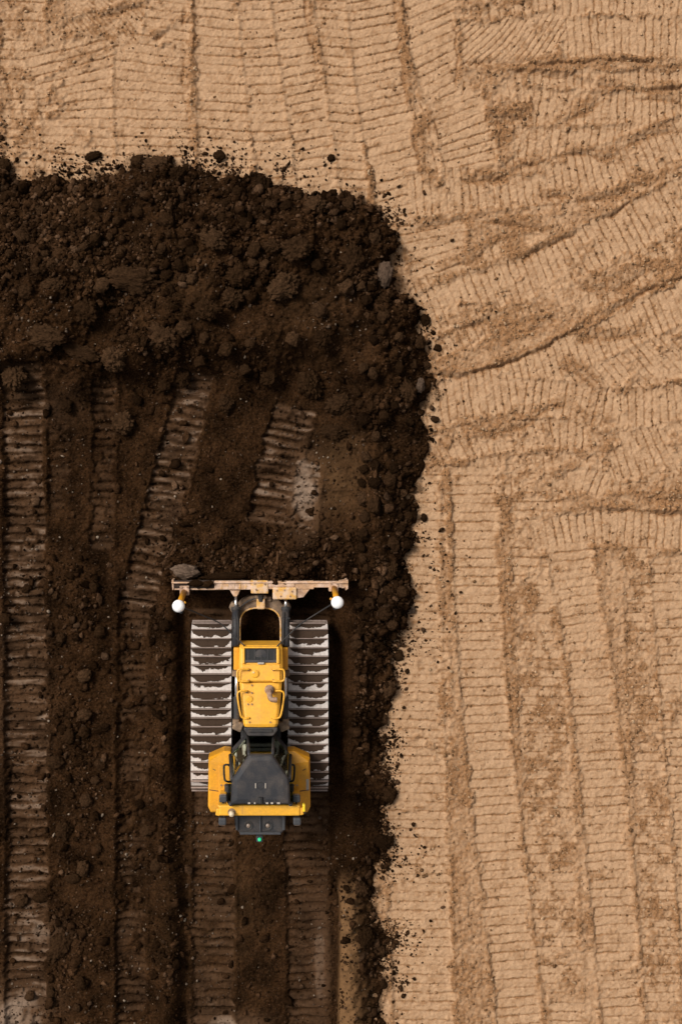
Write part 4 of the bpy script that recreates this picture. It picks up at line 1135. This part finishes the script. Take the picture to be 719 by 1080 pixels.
for k in range(6):
    m = MB(); m.cyl(lo[k], hi[k], 0.032 if k in (0, 1) else 0.042, n=8); m.build("pillar", DGREY, cabo, smooth=True)
    a, b = lo[k], lo[(k + 1) % 6]; c, d = hi[(k + 1) % 6], hi[k]
    nrm = (b - a).cross(d - a).normalized() * 0.006
    m = MB(); m.prism([a - nrm, b - nrm, c - nrm, d - nrm], [a + nrm, b + nrm, c + nrm, d + nrm]); m.build("window_pane", GLASS, cabo)
# inside the cab
m = MB(); m.box(L(275, 815, 2.15), (0.46, 0.44, 0.16)); m.box(L(275, 829, 2.45), (0.46, 0.14, 0.66), rx=0.12); m.build("seat", SEAT, cabo, 0.05)
m = MB(); m.box(L(275.5, 791.8, 1.98), (0.42, 0.13, 0.10)); m.build("console", ORAN, cabo, 0.02)
m = MB(); m.box(L(275.5, 786, 1.99), (0.44, 0.16, 0.12)); m.build("dashboard", DASH, cabo, 0.02)
for sx in (-1, 1):
    m = MB(); m.box(L(275 + sx * 16, 812, 2.12), (0.16, 0.5, 0.26)); m.build("armrest", SEAT, cabo, 0.03)
    m = MB(); m.cyl(L(275 + sx * 15, 802, 2.2), L(275 + sx * 15, 800, 2.42), 0.025, n=8); m.build("control_lever", BLACK, cabo)
    m = MB(); a = L(275 + sx * 13, 786, 1.9); b = L(275 + sx * 26, 806, 2.6); m.cyl(a, b, 0.014, n=6); m.build("wiper", BLACK, cabo)
# roof
m = MB(); q0 = [L(a, b, ZR) for a, b in roofp]
ctr = sum(q0, Vector()) / 6
m.loft([[p - Vector((0, 0, 0.10)) for p in q0], q0, [p + (ctr - p) * 0.07 + Vector((0, 0, 0.035)) for p in q0], [p + (ctr - p) * 0.22 + Vector((0, 0, 0.05)) for p in q0]])
roof = m.build("cab_roof", DGREY, cabo, 0.015)
m = MB(); m.lathe(L(274.7, 829, ZR + 0.05), [(0.075, -0.02), (0.075, 0.004), (0.06, -0.004), (0, -0.006)], 18); m.build("roof_plug", BLACK, roof)
for dx in (-5.2, 5.2):
    m = MB(); m.box(L(274.7 + dx, 829, ZR + 0.055), (0.022, 0.10, 0.02)); m.build("lift_eye", STICK, roof, 0.005)
m = MB(); m.tube([tuple(L(274.7, 847, ZR + 0.05)), tuple(L(274.7, 841, ZR + 0.06)), ], 0.05, 8); m.build("roof_rib", HOSE, roof)
for dx, wd in ((-12, .05), (-6, .03), (7, .05), (12, .05), (19, .06)):
    m = MB(); m.box(L(274.7 + dx, 847.4, ZR + 0.045), (wd, 0.035, 0.02)); m.build("edge_clip", STICK, roof, 0.004)

# ---- fenders
for sx in (-1, 1):
    X = lambda o: 273.3 + sx * o
    base = [(30, 794), (37, 793.2), (53.7, 800.5), (54, 851), (51, 857), (30, 857.5)]
    z0, z1 = 1.0, 1.56
    q = [L(X(a), b, z1) for a, b in base]
    for i_q in (0, 1, 2): q[i_q].z -= 0.10
    m = MB(); lowq = [Vector((p.x, p.y, z0)) for p in q]
    inner = [L(X(a), b, z1 + 0.03) for a, b in ((30.2, 806), (37, 805.5), (52, 803.2), (52, 850), (50, 855.5), (30.2, 856))]
    m.loft([lowq, q, inner]); fd = m.build("fender", YELO, dozer, 0.02)
    m = MB(); lid = [L(X(a), b, z1 + 0.075) for a, b in ((31, 808), (42.5, 807.5), (42.5, 853), (31, 853.5))]
    m.prism([p - Vector((0, 0, 0.06)) for p in lid], lid); m.build("fender_lid", YELO, fd, 0.015)
    m = MB(); m.box(L(X(47.8), 834, z1 + 0.032), (0.20, 0.014, 0.012), rz=sx * 0.15); m.build("panel_seam", HOSE, fd)
    m = MB(); m.box(L(X(47.5), 812, z1 + 0.034), (0.07, 0.012, 0.012), rz=sx * 0.5); m.build("catch", HOSE, fd)
    if sx > 0:
        m = MB(); m.box(L(X(51), 828, z1 + 0.032), (0.06, 0.24, 0.010)); m.build("decal", STICK, fd)
    for dx in (36.5, 40):
        m = MB(); m.cyl(L(X(dx), 828.5, z1 + 0.05), L(X(dx), 828.5, z1 + 0.095), 0.02, n=8); m.build("bolt", RUST, fd)
    pts = [(32, 807.5, z1 + 0.05), (32, 807, z1 + 0.42), (36, 807, z1 + 0.46), (37.2, 810, z1 + 0.46), (36.4, 822, z1 + 0.46), (34, 824.5, z1 + 0.44), (31.5, 824.8, z1 + 0.05)]
    m = MB(); m.tube(catmull([tuple(L(X(a), b, c)) for a, b, c in pts], 4), 0.022, 8); m.build("grab_handle", BLACK, fd, smooth=True)
    m = MB(); m.box(L(X(34), 836, z1 + 0.14), (0.10, 0.34, 0.2)); m.build("door_step", HOSE, fd, 0.03)

# ---- roll bar with lamps, rear unit
ZB = 2.75
m = MB()
A0, A1 = L(231, 854.2, ZB), L(316.5, 854.2, ZB)
m.box((A0 + A1) / 2, ((A1 - A0).x, 0.215, 0.15)); bar = m.build("roll_bar", YEL, dozer, 0.035, seg=3)
for sx in (-1, 1):
    p = L(273.7 + sx * 40, 854.2, ZB); m = MB(); m.box(Vector((p.x, p.y, (ZB - 0.07 + 1.1) / 2)), (0.15, 0.17, ZB - 0.07 - 1.1)); m.build("roll_bar_post", YEL, bar, 0.02)
    m = MB(); m.box(L(273.7 + sx * 43.5, 856.2 if sx < 0 else 855.5, ZB - 0.01), (0.09, 0.15, 0.11), rz=sx * 0.2); m.build("bar_end", YEL, bar, 0.02)
    for py_, off in ((842.2, 38.6), (866, 39.3)):
        m = MB(); m.box(L(273.9 + sx * off, py_, ZB - 0.03), (0.155, 0.145, 0.13)); lp = m.build("work_lamp", GREY, bar, 0.025)
        m = MB(); m.box(L(273.9 + sx * off, py_ + (-1.5 if py_ < 850 else 1.5), ZB - 0.04), (0.12, 0.11, 0.09)); m.build("lamp_lens", LENS, lp, 0.01)
        m = MB(); m.box(L(273.9 + sx * off, (py_ + 854) / 2, ZB - 0.06), (0.05, 0.16, 0.04)); m.build("lamp_arm", BLACK, lp)
m = MB(); m.lathe(L(244.3, 857.3, ZB + 0.07), [(0.055, -0.03), (0.058, 0.10), (0.045, 0.14), (0, 0.15)], 18); bc = m.build("beacon", AMBER, bar, smooth=True)
m = MB(); m.lathe(L(244.3, 856.8, ZB + 0.07), [(0.078, -0.01), (0.078, 0.02), (0.06, 0.025)], 18); m.build("beacon_base", FRAME, bar)
m = MB(); m.box(L(320.3, 851.8, ZB + 0.02), (0.055, 0.15, 0.12)); m.build("side_marker", LGT, bar, 0.015)
m = MB(); m.box(L(255.6, 854.2, ZB + 0.076), (0.006, 0.18, 0.004)); m.build("bar_seam", RUST, bar)
m = MB(); q = [L(a, b, 2.35) for a, b in ((246.5, 858), (301.5, 858), (300.8, 874), (296.5, 880.3), (253.5, 880.3), (248, 874))]
m.prism([Vector((p.x, p.y, 1.0)) for p in q], q); ru = m.build("rear_unit", DGREY, dozer, 0.03)
m = MB()
for c, s in ((L(274.5, 879.2, 2.375), (0.84, 0.05, 0.05)), (L(249.8, 868, 2.375), (0.05, 0.30, 0.05)), (L(299.2, 868, 2.375), (0.05, 0.30, 0.05)), (L(274.5, 869, 2.37), (0.03, 0.40, 0.04))):
    m.box(c, s)
m.build("rear_rim", GREY, ru, 0.012)
for px in (262, 282.5):
    m = MB(); m.lathe(L(px, 871.2, 2.35), [(0.10, -0.01), (0.10, 0.010), (0.08, 0.014), (0.06, 0.006)], 18); rl = m.build("rear_lamp", HOSE, ru)
    m = MB(); m.lathe(L(px, 871.2, 2.355), [(0.046, 0.0), (0.04, 0.012), (0, 0.018)], 16); m.build("lamp_lens", LENS, rl, smooth=True)
m = MB(); m.box(L(273.6, 884.2, 2.05), (0.14, 0.15, 0.10)); gb = m.build("status_lamp", GREY, ru, 0.02)
m = MB(); m.lathe(L(273.6, 885.5, 2.10), [(0.036, 0.0), (0.036, 0.03), (0.02, 0.045), (0, 0.048)], 16); m.build("green_lens", GREEN, gb, smooth=True)

# soil carried on the blade's left end and rolling in front of it
clod("clod", 195, 603, 27, 15, -6, "flat grey brown slab of earth lying against the blade's left end", "clod", 2, 3, zs=0.9, dz=0.06, rugged=False)
clod("clod", 236, 608, 48, 8, 2, "long dark soil strip lying along the blade's left half", "clod", 0, 5, zs=0.9, dz=0.05, rugged=False)
for k, (px, py, w, h) in enumerate(((206, 615.5, 16, 7), (218, 616, 13, 6))):
    clod("clod", px, py, w, h, 4 + 10 * k, ("long" if k == 0 else "short") + " dark soil lump resting on top of the blade's left end", "clod", 0, 2 + k, zs=0.7, z=zt + 0.05)
